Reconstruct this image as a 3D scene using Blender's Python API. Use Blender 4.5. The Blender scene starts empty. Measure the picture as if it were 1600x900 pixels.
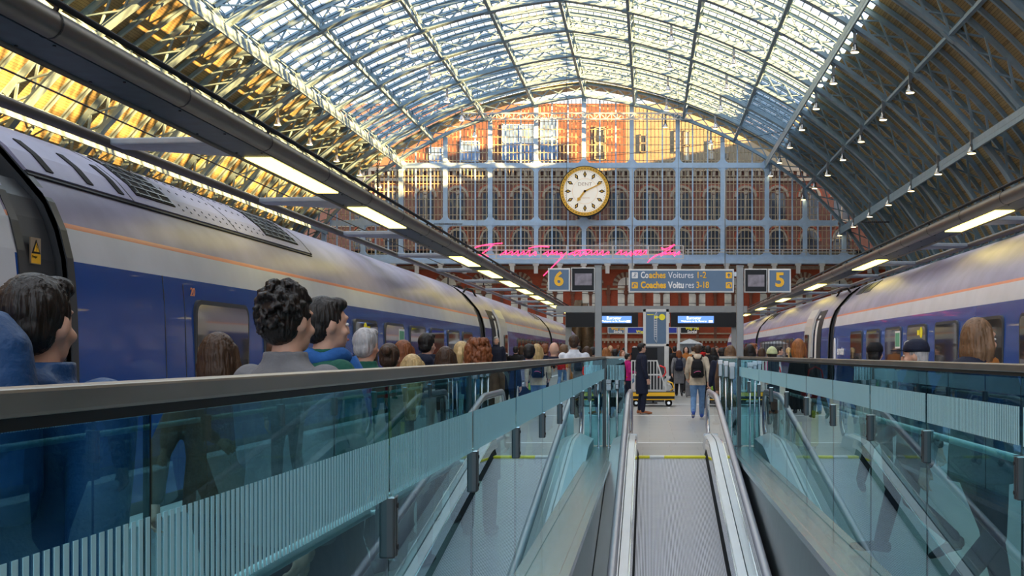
import bpy, bmesh, math, random
from math import sin, cos, pi, radians, sqrt, atan2
from mathutils import Vector, Matrix
S = bpy.context.scene
C = S.collection
random.seed(7)

# ------------------------------------------------------------------ camera, sky, sun, exposure
cam_d = bpy.data.cameras.new('camera'); cam = bpy.data.objects.new('camera', cam_d); C.objects.link(cam)
CAMZ = 1.55
cam.location = (0, 0, CAMZ); cam.rotation_euler = (pi / 2, 0, 0)
cam_d.sensor_width = 36; cam_d.lens = 36 * 1860 / 1600
cam_d.shift_x = -(1015 - 800) / 1600; cam_d.shift_y = (553 - 450) / 1600
cam_d.clip_start = 0.05; cam_d.clip_end = 900
S.camera = cam
SKY_STRENGTH = 1.5
SUN_STRENGTH = 40.0
SUN_DIR = Vector((-0.90, 0.36, -0.185))
S.view_settings.view_transform = 'Standard'
S.view_settings.look = 'None'
S.view_settings.exposure = 0.58
S.view_settings.gamma = 1
S.view_settings.use_curve_mapping = False
S.cycles.use_denoising = True
S.cycles.max_bounces = 10
S.cycles.diffuse_bounces = 5
S.cycles.glossy_bounces = 5
S.cycles.transparent_max_bounces = 40
S.cycles.caustics_reflective = False
S.cycles.caustics_refractive = False
S.cycles.sample_clamp_indirect = 6
w = bpy.data.worlds.new('sky'); S.world = w; w.use_nodes = True
nt = w.node_tree; nt.nodes.clear()
o_ = nt.nodes.new('ShaderNodeOutputWorld'); bg = nt.nodes.new('ShaderNodeBackground')
tc = nt.nodes.new('ShaderNodeTexCoord'); mp = nt.nodes.new('ShaderNodeMapping'); mp.inputs['Scale'].default_value = (1, 1, 2.5)
nz = nt.nodes.new('ShaderNodeTexNoise'); nz.inputs['Scale'].default_value = 3.2; nz.inputs['Detail'].default_value = 7
rp = nt.nodes.new('ShaderNodeValToRGB')
rp.color_ramp.elements[0].position = .38; rp.color_ramp.elements[0].color = (.50, .74, 1, 1)
rp.color_ramp.elements[1].position = .60; rp.color_ramp.elements[1].color = (1, .985, .97, 1)
nt.links.new(tc.outputs['Generated'], mp.inputs['Vector']); nt.links.new(mp.outputs[0], nz.inputs['Vector'])
nt.links.new(nz.outputs['Fac'], rp.inputs['Fac']); nt.links.new(rp.outputs['Color'], bg.inputs['Color'])
bg.inputs['Strength'].default_value = SKY_STRENGTH
nt.links.new(bg.outputs[0], o_.inputs[0])
sun_d = bpy.data.lights.new('sun', 'SUN'); sun = bpy.data.objects.new('sun', sun_d); C.objects.link(sun)
sun_d.energy = SUN_STRENGTH; sun_d.color = (1, .56, .17); sun_d.angle = radians(.6)
sun.location = (80, 20, 60); sun.rotation_euler = SUN_DIR.to_track_quat('-Z', 'Y').to_euler()

# ------------------------------------------------------------------ materials
MATS = {}
def nodes_of(name):
    m = bpy.data.materials.new(name); m.use_nodes = True
    t = m.node_tree; t.nodes.clear()
    out = t.nodes.new('ShaderNodeOutputMaterial')
    return m, t, out
def N(t, kind, **kw):
    n = t.nodes.new(kind)
    for k, v in kw.items():
        if k in n.inputs: n.inputs[k].default_value = v
        else: setattr(n, k, v)
    return n
def mat(name, col, rough=.5, metal=0., var=.12, vscale=6., bump=0., bscale=40., coat=0., emit=None, es=0., stretch=None, spec=.5):
    """a plain coloured surface with a little procedural mottling"""
    if name in MATS: return MATS[name]
    m, t, out = nodes_of(name)
    p = N(t, 'ShaderNodeBsdfPrincipled')
    p.inputs['Roughness'].default_value = rough; p.inputs['Metallic'].default_value = metal
    p.inputs['Coat Weight'].default_value = coat; p.inputs['Coat Roughness'].default_value = .03
    p.inputs['Specular IOR Level'].default_value = spec
    c = (col[0], col[1], col[2], 1)
    if var > 0 or bump > 0:
        tc = N(t, 'ShaderNodeTexCoord'); mp = N(t, 'ShaderNodeMapping')
        if stretch: mp.inputs['Scale'].default_value = stretch
        t.links.new(tc.outputs['Object'], mp.inputs['Vector'])
    if var > 0:
        nz = N(t, 'ShaderNodeTexNoise', Scale=vscale, Detail=5.)
        t.links.new(mp.outputs[0], nz.inputs['Vector'])
        r = N(t, 'ShaderNodeValToRGB')
        r.color_ramp.elements[0].position = .3; r.color_ramp.elements[1].position = .7
        r.color_ramp.elements[0].color = tuple(x * (1 - var) for x in col) + (1,)
        r.color_ramp.elements[1].color = tuple(min(1, x * (1 + var)) for x in col) + (1,)
        t.links.new(nz.outputs['Fac'], r.inputs['Fac']); t.links.new(r.outputs['Color'], p.inputs['Base Color'])
    else:
        p.inputs['Base Color'].default_value = c
    if bump > 0:
        n2 = N(t, 'ShaderNodeTexNoise', Scale=bscale, Detail=3.)
        t.links.new(mp.outputs[0], n2.inputs['Vector'])
        b = N(t, 'ShaderNodeBump', Strength=bump, Distance=.02)
        t.links.new(n2.outputs['Fac'], b.inputs['Height']); t.links.new(b.outputs[0], p.inputs['Normal'])
    if emit:
        p.inputs['Emission Color'].default_value = (emit[0], emit[1], emit[2], 1); p.inputs['Emission Strength'].default_value = es
    t.links.new(p.outputs[0], out.inputs[0])
    MATS[name] = m
    return m
def pane_mat(name, tint, gain=1.45, ior=1.5, gcol=(1, 1, 1)):
    """clear sheet glass: tinted see-through plus mirror reflection that grows at grazing angles (outer face only)"""
    m, t, out = nodes_of(name)
    tr = N(t, 'ShaderNodeBsdfTransparent', Color=(*tint, 1)); gl = N(t, 'ShaderNodeBsdfGlossy', Color=(*gcol, 1), Roughness=.0)
    fr = N(t, 'ShaderNodeFresnel', IOR=ior); ge = N(t, 'ShaderNodeNewGeometry')
    a = N(t, 'ShaderNodeMath', operation='MULTIPLY'); a.inputs[1].default_value = gain
    b = N(t, 'ShaderNodeMath', operation='SUBTRACT', use_clamp=True); b.inputs[0].default_value = 1
    c = N(t, 'ShaderNodeMath', operation='MULTIPLY', use_clamp=True)
    mx = N(t, 'ShaderNodeMixShader')
    L = t.links.new
    L(fr.outputs[0], a.inputs[0]); L(ge.outputs['Backfacing'], b.inputs[1]); L(a.outputs[0], c.inputs[0]); L(b.outputs[0], c.inputs[1])
    L(c.outputs[0], mx.inputs[0]); L(tr.outputs[0], mx.inputs[1]); L(gl.outputs[0], mx.inputs[2]); L(mx.outputs[0], out.inputs[0])
    MATS[name] = m
    return m
def brick_mat(name, c1, c2, mortar, bw=.23, bh=.075, rough=.85):
    m, t, out = nodes_of(name)
    p = N(t, 'ShaderNodeBsdfPrincipled', Roughness=rough)
    tc = N(t, 'ShaderNodeTexCoord'); sx = N(t, 'ShaderNodeSeparateXYZ'); cx = N(t, 'ShaderNodeCombineXYZ')
    ad = N(t, 'ShaderNodeMath', operation='ADD')
    b = N(t, 'ShaderNodeTexBrick', Color1=(*c1, 1), Color2=(*c2, 1), Mortar=(*mortar, 1))
    b.inputs['Scale'].default_value = 1; b.inputs['Brick Width'].default_value = bw; b.inputs['Row Height'].default_value = bh
    b.inputs['Mortar Size'].default_value = .008
    nz = N(t, 'ShaderNodeTexNoise', Scale=.6, Detail=6.)
    mx = N(t, 'ShaderNodeMixRGB', blend_type='MULTIPLY', Fac=.55)
    rp = N(t, 'ShaderNodeValToRGB'); rp.color_ramp.elements[0].position = .3; rp.color_ramp.elements[0].color = (.45, .42, .42, 1)
    L = t.links.new
    L(tc.outputs['Object'], sx.inputs[0]); L(sx.outputs['X'], ad.inputs[0]); L(sx.outputs['Y'], ad.inputs[1])
    L(ad.outputs[0], cx.inputs['X']); L(sx.outputs['Z'], cx.inputs['Y']); L(cx.outputs[0], b.inputs['Vector'])
    L(tc.outputs['Object'], nz.inputs['Vector']); L(nz.outputs['Fac'], rp.inputs['Fac'])
    L(b.outputs['Color'], mx.inputs['Color1']); L(rp.outputs['Color'], mx.inputs['Color2'])
    L(mx.outputs[0], p.inputs['Base Color']); L(p.outputs[0], out.inputs[0])
    MATS[name] = m
    return m
def stripe_mat(name, base, line, period, frac, axis='u', rough=.7, uvmap=True):
    """boards or planks along a UV axis, with dark joints and board-to-board variation"""
    m, t, out = nodes_of(name)
    p = N(t, 'ShaderNodeBsdfPrincipled', Roughness=rough)
    tc = N(t, 'ShaderNodeTexCoord'); sx = N(t, 'ShaderNodeSeparateXYZ')
    dv = N(t, 'ShaderNodeMath', operation='DIVIDE'); dv.inputs[1].default_value = period
    fr = N(t, 'ShaderNodeMath', operation='FRACT'); fl = N(t, 'ShaderNodeMath', operation='FLOOR')
    lt = N(t, 'ShaderNodeMath', operation='LESS_THAN'); lt.inputs[1].default_value = frac
    wn = N(t, 'ShaderNodeTexWhiteNoise', noise_dimensions='1D')
    nz = N(t, 'ShaderNodeTexNoise', Scale=3., Detail=4.)
    ad = N(t, 'ShaderNodeMath', operation='ADD')
    rp = N(t, 'ShaderNodeValToRGB')
    rp.color_ramp.elements[0].position = .5; rp.color_ramp.elements[1].position = 1.4 / 1.5
    rp.color_ramp.elements[0].color = tuple(x * .72 for x in base) + (1,); rp.color_ramp.elements[1].color = tuple(min(1, x * 1.25) for x in base) + (1,)
    mx = N(t, 'ShaderNodeMixRGB', Color2=(*line, 1))
    L = t.links.new
    L(tc.outputs['UV'], sx.inputs[0]); L(sx.outputs['X' if axis == 'u' else 'Y'], dv.inputs[0])
    L(dv.outputs[0], fr.inputs[0]); L(dv.outputs[0], fl.inputs[0]); L(fr.outputs[0], lt.inputs[0]); L(fl.outputs[0], wn.inputs['W'])
    L(tc.outputs['UV'], nz.inputs['Vector']); L(wn.outputs['Value'], ad.inputs[0]); L(nz.outputs['Fac'], ad.inputs[1])
    L(ad.outputs[0], rp.inputs['Fac']); L(rp.outputs['Color'], mx.inputs['Color1']); L(lt.outputs[0], mx.inputs['Fac'])
    L(mx.outputs[0], p.inputs['Base Color']); L(p.outputs[0], out.inputs[0])
    MATS[name] = m
    return m

STEEL = mat('painted_shed_steel', (.22, .33, .42), .45, var=.10, vscale=2.)
STEELP = mat('pale_blue_screen_steel', (.46, .63, .84), .5, var=.08, vscale=2.)
BRASS = mat('tan_glazing_bar', (.52, .44, .30), .5)
BOARD = stripe_mat('roof_boards', (.28, .215, .105), (.05, .04, .02), .17, .10)
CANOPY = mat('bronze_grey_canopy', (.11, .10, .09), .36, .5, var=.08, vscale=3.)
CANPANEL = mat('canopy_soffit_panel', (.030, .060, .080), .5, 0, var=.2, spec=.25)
BRACKET = mat('grey_bracket', (.24, .28, .32), .5, .1)
DARK = mat('near_black', (.016, .018, .022), .5, spec=.25)
RUBBER = mat('black_rubber', (.014, .014, .016), .7, spec=.12)
STAIN = mat('brushed_stainless', (.58, .59, .62), .24, 1., var=.05, vscale=20., stretch=(1, .1, 1))
STAIND = mat('dark_stainless', (.28, .30, .32), .3, .9, var=.06)
SATIN = mat('satin_steel_panel', (.66, .67, .70), .33, .45, var=.05, vscale=8., stretch=(1, .15, 1))
CLAMP = mat('dark_clamp_metal', (.075, .08, .085), .35, .5, var=.05)
CHROME = mat('chrome', (.75, .77, .8), .1, 1., var=0)
RAIL = mat('worn_bronze_rail', (.31, .275, .235), .34, .85, var=.22, vscale=9., stretch=(1, .25, 1))
COLUMN = mat('grey_column', (.25, .265, .27), .45, .3, var=.05)
FRAME = mat('light_grey_frame', (.62, .62, .60), .4, .2, var=.04)
SIGNB = mat('slate_blue_sign', (.085, .16, .27), .35, var=.03)
SIGNR = mat('royal_blue_sign', (.01, .03, .35), .4, var=.03)
YEL = mat('sign_yellow', (.95, .52, .015), .45, var=.02)
YELB = mat('bright_yellow', (.95, .85, .02), .45, var=.02)
WHITE = mat('white_paint', (.85, .85, .84), .45, var=.03)
SIGNW = mat('white_sign_plate', (.72, .76, .82), .4, var=.02)
BLACK = mat('glossy_black', (.008, .009, .012), .35, var=0, spec=.2)
GOLD = mat('gilded', (.80, .44, .06), .35, .55, var=.25, vscale=25.)
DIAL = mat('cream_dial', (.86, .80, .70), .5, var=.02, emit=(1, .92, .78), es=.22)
STONE = mat('pale_stone', (.40, .31, .22), .8, var=.15, vscale=3.)
LIGHT = mat('lamp_diffuser', (1, .95, .8), .5, var=0, emit=(1, .80, .18), es=3.0)
BULB = mat('lit_bulb', (1, .9, .6), .5, var=0, emit=(1, .80, .42), es=3)
NEON = mat('pink_neon_tube', (1, .1, .4), .4, var=0, emit=(1, .016, .07), es=3.8)
SCREEN = mat('lit_blue_screen', (.1, .2, .5), .3, var=0, emit=(.10, .24, .62), es=.9)
SCRTXT = mat('lit_white_text', (1, 1, 1), .3, var=0, emit=(1, .95, .9), es=1.2)
CCTV = mat('dim_video_picture', (.12, .11, .13), .4, var=.6, vscale=9., emit=(.3, .27, .33), es=.13)
GLASS = pane_mat('teal_sheet_glass', (.50, .76, .80), 1.35, 1.5, (.72, .93, 1))
CLEAR = pane_mat('clear_pane', (.80, .82, .84), 1.3, 1.5)
TGLASS = pane_mat('balustrade_pane', (.86, .94, .93), 1.2, 1.45)
def stripe_film():
    m, t, out = nodes_of('frosted_stripe')
    tr = N(t, 'ShaderNodeBsdfTransparent', Color=(.8, .93, .95, 1)); df = N(t, 'ShaderNodeBsdfDiffuse', Color=(.52, .84, .94, 1)); mx = N(t, 'ShaderNodeMixShader'); mx.inputs[0].default_value = .78
    t.links.new(tr.outputs[0], mx.inputs[1]); t.links.new(df.outputs[0], mx.inputs[2]); t.links.new(mx.outputs[0], out.inputs[0]); return m
STRIPE = stripe_film()
TRAINB = mat('train_dark_blue', (.004, .060, .32), .25, 0, var=.04, coat=.25, vscale=1.)
TRAINW = mat('train_pale_grey', (.60, .63, .69), .42, .0, var=.07, coat=.0, spec=.4, vscale=1.5)
TRAINR = mat('train_lavender_roof', (.29, .28, .41), .44, .0, var=.16, coat=.0, spec=.4, vscale=1.5)
TRAINO = mat('train_orange_line', (.75, .26, .12), .3, var=.02)
TRAING = mat('train_dark_grey', (.045, .05, .058), .4, .2, var=.1)
TRAINS = mat('train_skirt', (.09, .09, .10), .6, .1)
TWIN = mat('train_window_glass', (.045, .04, .036), .05, 0, var=.35, vscale=1.2, coat=.6)
BRICK = brick_mat('red_brick', (.30, .095, .05), (.22, .07, .04), (.24, .17, .13))
BRICKD = brick_mat('deep_red_brick', (.60, .10, .035), (.48, .075, .028), (.3, .13, .08))
WINDK = mat('dark_window_glass', (.05, .055, .07), .08, 0, var=.3, vscale=.8)
WINPL = mat('pale_window_glass', (.66, .66, .58), .15, 0, var=.25, vscale=1.2)
WINBL = mat('sky_blue_window', (.17, .27, .46), .12, 0, var=.5, vscale=1.)
BALLAST = mat('track_ballast', (.12, .11, .10), .9, var=.4, vscale=14, bump=.6)
CONC = mat('well_concrete', (.20, .21, .22), .7, var=.1)
BRONZE = mat('dark_bronze', (.10, .07, .04), .38, .7, var=.25)
CANVAS = mat('grey_canvas', (.42, .44, .46), .7)
SKIN = [mat('skin_fair', (.62, .36, .26), .5, var=.05, spec=.35), mat('skin_tan', (.46, .25, .16), .5, var=.05, spec=.35)]
def floor_material():
    m, t, out = nodes_of('platform_stone_paving')
    p = N(t, 'ShaderNodeBsdfPrincipled', Roughness=.28)
    tc = N(t, 'ShaderNodeTexCoord'); b = N(t, 'ShaderNodeTexBrick', Color1=(.40, .40, .385, 1), Color2=(.35, .352, .345, 1), Mortar=(.24, .24, .24, 1))
    b.inputs['Scale'].default_value = 1; b.inputs['Brick Width'].default_value = .9; b.inputs['Row Height'].default_value = .6; b.inputs['Mortar Size'].default_value = .006
    nz = N(t, 'ShaderNodeTexNoise', Scale=1.3, Detail=6.); mx = N(t, 'ShaderNodeMixRGB', blend_type='MULTIPLY', Fac=.35)
    rp = N(t, 'ShaderNodeValToRGB'); rp.color_ramp.elements[0].color = (.6, .6, .6, 1)
    L = t.links.new
    L(tc.outputs['Object'], b.inputs['Vector']); L(tc.outputs['Object'], nz.inputs['Vector']); L(nz.outputs['Fac'], rp.inputs['Fac'])
    L(b.outputs['Color'], mx.inputs['Color1']); L(rp.outputs['Color'], mx.inputs['Color2']); L(mx.outputs[0], p.inputs['Base Color']); L(p.outputs[0], out.inputs[0])
    return m
PAVE = floor_material()
def roof_glass_material():
    m, t, out = nodes_of('roof_glazing')
    tr = N(t, 'ShaderNodeBsdfTransparent', Color=(.95, .97, 1, 1)); tl = N(t, 'ShaderNodeBsdfTranslucent', Color=(.9, .92, .95, 1))
    df = N(t, 'ShaderNodeBsdfDiffuse', Color=(.38, .46, .55, 1))
    m1 = N(t, 'ShaderNodeMixShader'); m1.inputs[0].default_value = .06
    m2 = N(t, 'ShaderNodeMixShader')
    tc = N(t, 'ShaderNodeTexCoord'); sx = N(t, 'ShaderNodeSeparateXYZ')
    dv = N(t, 'ShaderNodeMath', operation='DIVIDE'); dv.inputs[1].default_value = .64
    fr = N(t, 'ShaderNodeMath', operation='FRACT'); lt = N(t, 'ShaderNodeMath', operation='LESS_THAN'); lt.inputs[1].default_value = .13
    L = t.links.new
    L(tc.outputs['UV'], sx.inputs[0]); L(sx.outputs['X'], dv.inputs[0]); L(dv.outputs[0], fr.inputs[0]); L(fr.outputs[0], lt.inputs[0])
    L(tr.outputs[0], m1.inputs[1]); L(tl.outputs[0], m1.inputs[2]); L(lt.outputs[0], m2.inputs[0]); L(m1.outputs[0], m2.inputs[1]); L(df.outputs[0], m2.inputs[2])
    L(m2.outputs[0], out.inputs[0])
    return m
ROOFGLASS = roof_glass_material()
def belt_material():
    m, t, out = nodes_of('ribbed_walkway_belt')
    p = N(t, 'ShaderNodeBsdfPrincipled', Roughness=.38, Metallic=.7)
    tc = N(t, 'ShaderNodeTexCoord'); sx = N(t, 'ShaderNodeSeparateXYZ')
    dv = N(t, 'ShaderNodeMath', operation='DIVIDE'); dv.inputs[1].default_value = .017
    fr = N(t, 'ShaderNodeMath', operation='FRACT'); rp = N(t, 'ShaderNodeValToRGB')
    rp.color_ramp.elements[0].position = .25; rp.color_ramp.elements[1].position = .6
    rp.color_ramp.elements[0].color = (.035, .035, .042, 1); rp.color_ramp.elements[1].color = (.46, .46, .53, 1)
    nz = N(t, 'ShaderNodeTexNoise', Scale=5., Detail=4.); mx = N(t, 'ShaderNodeMixRGB', blend_type='MULTIPLY', Fac=.18)
    L = t.links.new
    L(tc.outputs['Object'], sx.inputs[0]); L(sx.outputs['X'], dv.inputs[0]); L(dv.outputs[0], fr.inputs[0]); L(fr.outputs[0], rp.inputs['Fac'])
    L(tc.outputs['Object'], nz.inputs['Vector']); L(rp.outputs['Color'], mx.inputs['Color1']); L(nz.outputs['Fac'], mx.inputs['Color2'])
    L(mx.outputs[0], p.inputs['Base Color']); L(p.outputs[0], out.inputs[0])
    return m
BELT = belt_material()

# ------------------------------------------------------------------ mesh helpers
def wloc(o):
    v = Vector((0, 0, 0))
    while o is not None: v += Vector(o.location); o = o.parent
    return v
class MB:
    def __init__(s): s.v = []; s.f = []; s.m = []; s.s = []; s.uv = None
    def add(s, vs, fs, mi=0, sm=False):
        o = len(s.v); s.v += [tuple(p) for p in vs]
        for f in fs: s.f.append(tuple(i + o for i in f)); s.m.append(mi); s.s.append(sm)
        return s
    def box(s, x0, x1, y0, y1, z0, z1, mi=0):
        return s.add([(x0, y0, z0), (x1, y0, z0), (x1, y1, z0), (x0, y1, z0), (x0, y0, z1), (x1, y0, z1), (x1, y1, z1), (x0, y1, z1)],
                     [(0, 3, 2, 1), (4, 5, 6, 7), (0, 1, 5, 4), (1, 2, 6, 5), (2, 3, 7, 6), (3, 0, 4, 7)], mi)
    def bar(s, p, q, a, b=None, mi=0, up=(0, 0, 1)):
        b = b or a; p = Vector(p); q = Vector(q); d = (q - p).normalized(); u = Vector(up)
        if abs(d.dot(u)) > .98: u = Vector((0, 1, 0)) if abs(d.y) < .9 else Vector((1, 0, 0))
        x = d.cross(u).normalized() * a / 2; y = d.cross(x).normalized() * b / 2
        return s.add([p - x - y, p + x - y, p + x + y, p - x + y, q - x - y, q + x - y, q + x + y, q - x + y],
                     [(0, 3, 2, 1), (4, 5, 6, 7), (0, 1, 5, 4), (1, 2, 6, 5), (2, 3, 7, 6), (3, 0, 4, 7)], mi)
    def tube(s, pts, r, n=10, mi=0, closed=False, sy=1.):
        pts = [Vector(p) for p in pts]; k = len(pts)
        rs = r if isinstance(r, (list, tuple)) else [r] * k
        fr = None; vs = []; fs = []
        for i in range(k):
            if closed: d = pts[(i + 1) % k] - pts[i - 1]
            else: d = pts[min(i + 1, k - 1)] - pts[max(i - 1, 0)]
            d.normalize()
            if fr is None:
                u = Vector((0, 0, 1)) if abs(d.z) < .9 else Vector((0, 1, 0))
                fr = d.cross(u).normalized()
            else:
                fr = (fr - d * fr.dot(d)).normalized()
            g = d.cross(fr)
            for j in range(n):
                a = 2 * pi * j / n
                vs.append(pts[i] + (fr * cos(a) + g * sin(a) * sy) * rs[i])
        for i in range(k if closed else k - 1):
            for j in range(n):
                a, b = i * n + j, i * n + (j + 1) % n; c, d_ = ((i + 1) % k) * n + (j + 1) % n, ((i + 1) % k) * n + j
                fs.append((a, b, c, d_))
        s.add(vs, fs, mi, True)
        if not closed:
            o = len(s.v) - len(vs)
            s.f += [tuple(o + j for j in range(n - 1, -1, -1)), tuple(o + (k - 1) * n + j for j in range(n))]; s.m += [mi, mi]; s.s += [False, False]
        return s
    def stack(s, rings, n=16, mi=0, sm=True):
        """horizontal elliptical rings (x, y, z, rx, ry), capped"""
        vs = []; fs = []
        for (x, y, z, rx, ry) in rings:
            for j in range(n):
                a = 2 * pi * j / n; vs.append((x + rx * cos(a), y + ry * sin(a), z))
        for i in range(len(rings) - 1):
            for j in range(n): fs.append((i * n + j, i * n + (j + 1) % n, (i + 1) * n + (j + 1) % n, (i + 1) * n + j))
        s.add(vs, fs, mi, sm); o = len(s.v) - len(vs)
        s.f += [tuple(o + j for j in range(n - 1, -1, -1)), tuple(o + (len(rings) - 1) * n + j for j in range(n))]; s.m += [mi, mi]; s.s += [False, False]
        return s
    def prism(s, poly, h0, h1, axis='y', mi=0, sm=False):
        """extrude a polygon; axis y: poly is (x,z); axis x: poly is (y,z); axis z: poly is (x,y)"""
        k = len(poly)
        def P(p, h): return (p[0], h, p[1]) if axis == 'y' else ((h, p[0], p[1]) if axis == 'x' else (p[0], p[1], h))
        vs = [P(p, h0) for p in poly] + [P(p, h1) for p in poly]
        s.add(vs, [(i, (i + 1) % k, k + (i + 1) % k, k + i) for i in range(k)], mi, sm); o = len(s.v) - 2 * k
        s.f += [tuple(o + i for i in range(k - 1, -1, -1)), tuple(o + k + i for i in range(k))]; s.m += [mi, mi]; s.s += [False, False]
        return s
    def ring(s, r0, r1, h0, h1, n=48, axis='y', c=(0, 0), mi=0, a0=0, a1=2 * pi):
        full = abs(a1 - a0 - 2 * pi) < 1e-6; k = n if full else n + 1
        def P(r, a, h):
            x, z = c[0] + r * cos(a), c[1] + r * sin(a)
            return (x, h, z) if axis == 'y' else ((h, x, z) if axis == 'x' else (x, z, h))
        vs = []
        for i in range(k):
            a = a0 + (a1 - a0) * i / n
            vs += [P(r0, a, h0), P(r1, a, h0), P(r1, a, h1), P(r0, a, h1)]
        fs = []
        for i in range(n):
            a, b = i * 4, ((i + 1) % k) * 4
            for q in range(4): fs.append((a + q, a + (q + 1) % 4, b + (q + 1) % 4, b + q))
        if not full: fs += [(0, 3, 2, 1), ((k - 1) * 4, (k - 1) * 4 + 1, (k - 1) * 4 + 2, (k - 1) * 4 + 3)]
        return s.add(vs, fs, mi)
    def ell(s, c, r, n=14, m=10, mi=0):
        vs = [(c[0], c[1], c[2] - r[2])]; fs = []
        for i in range(1, m):
            t = -pi / 2 + pi * i / m
            for j in range(n):
                a = 2 * pi * j / n; vs.append((c[0] + r[0] * cos(t) * cos(a), c[1] + r[1] * cos(t) * sin(a), c[2] + r[2] * sin(t)))
        vs.append((c[0], c[1], c[2] + r[2])); top = len(vs) - 1
        for j in range(n):
            fs.append((0, 1 + (j + 1) % n, 1 + j)); fs.append((top, top - n + j, top - n + (j + 1) % n))
        for i in range(m - 2):
            for j in range(n): fs.append((1 + i * n + j, 1 + i * n + (j + 1) % n, 1 + (i + 1) * n + (j + 1) % n, 1 + (i + 1) * n + j))
        return s.add(vs, fs, mi, True)
    def mesh(s, name, mats, off=(0, 0, 0), bevel=0):
        me = bpy.data.meshes.new(name)
        me.from_pydata([(x - off[0], y - off[1], z - off[2]) for x, y, z in s.v], [], s.f)
        for i, p in enumerate(me.polygons): p.material_index = s.m[i]; p.use_smooth = s.s[i]
        b = bmesh.new(); b.from_mesh(me); bmesh.ops.recalc_face_normals(b, faces=b.faces)
        b.to_mesh(me); b.free()
        for m_ in (mats if isinstance(mats, (list, tuple)) else [mats]): me.materials.append(m_)
        return me
    def build(s, name, mats, parent=None, loc=None, bevel=0, local=False):
        """coordinates are world ones; under a parent they are stored relative to it (local=True: given in the parent's own frame)"""
        off = (0, 0, 0)
        if parent and not local: off = wloc(parent)
        if not parent and loc: off = loc
        o = bpy.data.objects.new(name, s.mesh(name, mats, off)); C.objects.link(o)
        if parent: o.parent = parent
        elif loc: o.location = loc
        if bevel:
            md = o.modifiers.new('bevel', 'BEVEL'); md.width = bevel; md.segments = 2; md.limit_method = 'ANGLE'
        return o
def tag(o, label, cat, group=None):
    o['label'] = label; o['category'] = cat
    if group: o['group'] = group
    return o
def thing(name, label, cat, loc=(0, 0, 0), rz=0, group=None):
    o = bpy.data.objects.new(name, None); C.objects.link(o); o.empty_display_size = .2
    o.location = loc; o.rotation_euler = (0, 0, rz)
    return tag(o, label, cat, group)
def struct(name, mb, mats, parent=None, bevel=0):
    o = mb.build(name, mats, parent, bevel=bevel)
    if not parent: o['kind'] = 'structure'
    return o
def dup(root, loc, rz, label, group=None, scale=None):
    r = root.copy(); C.objects.link(r); r.location = loc; r.rotation_euler = (0, 0, rz); r['label'] = label
    if scale: r.scale = (scale,) * 3
    if group: r['group'] = group
    for ch in list(root.children):
        c = ch.copy(); C.objects.link(c); c.parent = r
        for g in ch.children:
            d = g.copy(); C.objects.link(d); d.parent = c
    return r
def lettering(text, size, m, parent, loc, name='lettering', rz=0, ext=.004, align='LEFT', world=True, thick=0., sx=1.):
    cu = bpy.data.curves.new(name, 'FONT'); cu.body = text; cu.size = size; cu.extrude = ext; cu.align_x = align; cu.align_y = 'CENTER'; cu.offset = thick
    cu.resolution_u = 3
    t = bpy.data.objects.new(name, cu); C.objects.link(t)
    bpy.context.view_layer.update()
    me = bpy.data.meshes.new_from_object(t.evaluated_get(bpy.context.evaluated_depsgraph_get()))
    bpy.data.objects.remove(t); me.name = name
    me.transform(Matrix.Rotation(rz, 4, 'Z') @ Matrix.Rotation(pi / 2, 4, 'X') @ Matrix.Diagonal((sx, 1, 1, 1)))
    me.materials.clear(); me.materials.append(m)
    o = bpy.data.objects.new(name, me); C.objects.link(o)
    o.parent = parent; o.location = Vector(loc) - (wloc(parent) if (parent and world) else Vector((0, 0, 0)))
    return o
def px(x, y, D): return Vector(((x - 1015) / 1860 * D, D, CAMZ + (553 - y) / 1860 * D))

# ------------------------------------------------------------------ the arched shed
XC, YG = -7.25, 131.0
R1, R2, A0, A1, A2 = 48.8, 34.3, radians(6.4), radians(31.9), radians(79.2)
L1 = R1 * (A1 - A0); L2 = R2 * (A2 - A1)
def P(s, off=0.):
    """point on the arch: s = signed distance from the crown along the inner chord, off = outwards"""
    g = -1 if s < 0 else 1; s = abs(s)
    if s <= L1:
        a = A0 + s / R1; x = -R1 * sin(A0) + (R1 + off) * sin(a); z = 29.8 - R1 * cos(A0) + (R1 + off) * cos(a)
    else:
        a = A1 + (s - L1) / R2; x = 2.2 + (R2 + off) * sin(a); z = -6.4 + (R2 + off) * cos(a)
    return (g * max(x, 0), z)
def s_of_x(x):
    g = -1 if x < 0 else 1; lo, hi = 0., L1 + L2
    for _ in range(50):
        m_ = (lo + hi) / 2
        if P(m_)[0] < abs(x): lo = m_
        else: hi = m_
    return g * lo
def arch_z(x, off=0.):
    return P(s_of_x(x), off)[1] if off == 0 else min(P(s_of_x(x) + d, off) for d in (0,))[1]
def arcbeam(mb, s0, s1, o0, o1, y0, y1, n, mi=0, xc=XC):
    vs = []
    for i in range(n + 1):
        s = s0 + (s1 - s0) * i / n
        a = P(s, o0); b = P(s, o1)
        vs += [(xc + a[0], y0, a[1]), (xc + a[0], y1, a[1]), (xc + b[0], y1, b[1]), (xc + b[0], y0, b[1])]
    fs = []
    for i in range(n):
        for q in range(4): fs.append((i * 4 + q, i * 4 + (q + 1) % 4, i * 4 + 4 + (q + 1) % 4, i * 4 + 4 + q))
    fs += [(0, 3, 2, 1), (n * 4, n * 4 + 1, n * 4 + 2, n * 4 + 3)]
    mb.add(vs, fs, mi)
SG = s_of_x(20.3); SEND = L1 + L2 - .5
BAY = 8.95
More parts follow.
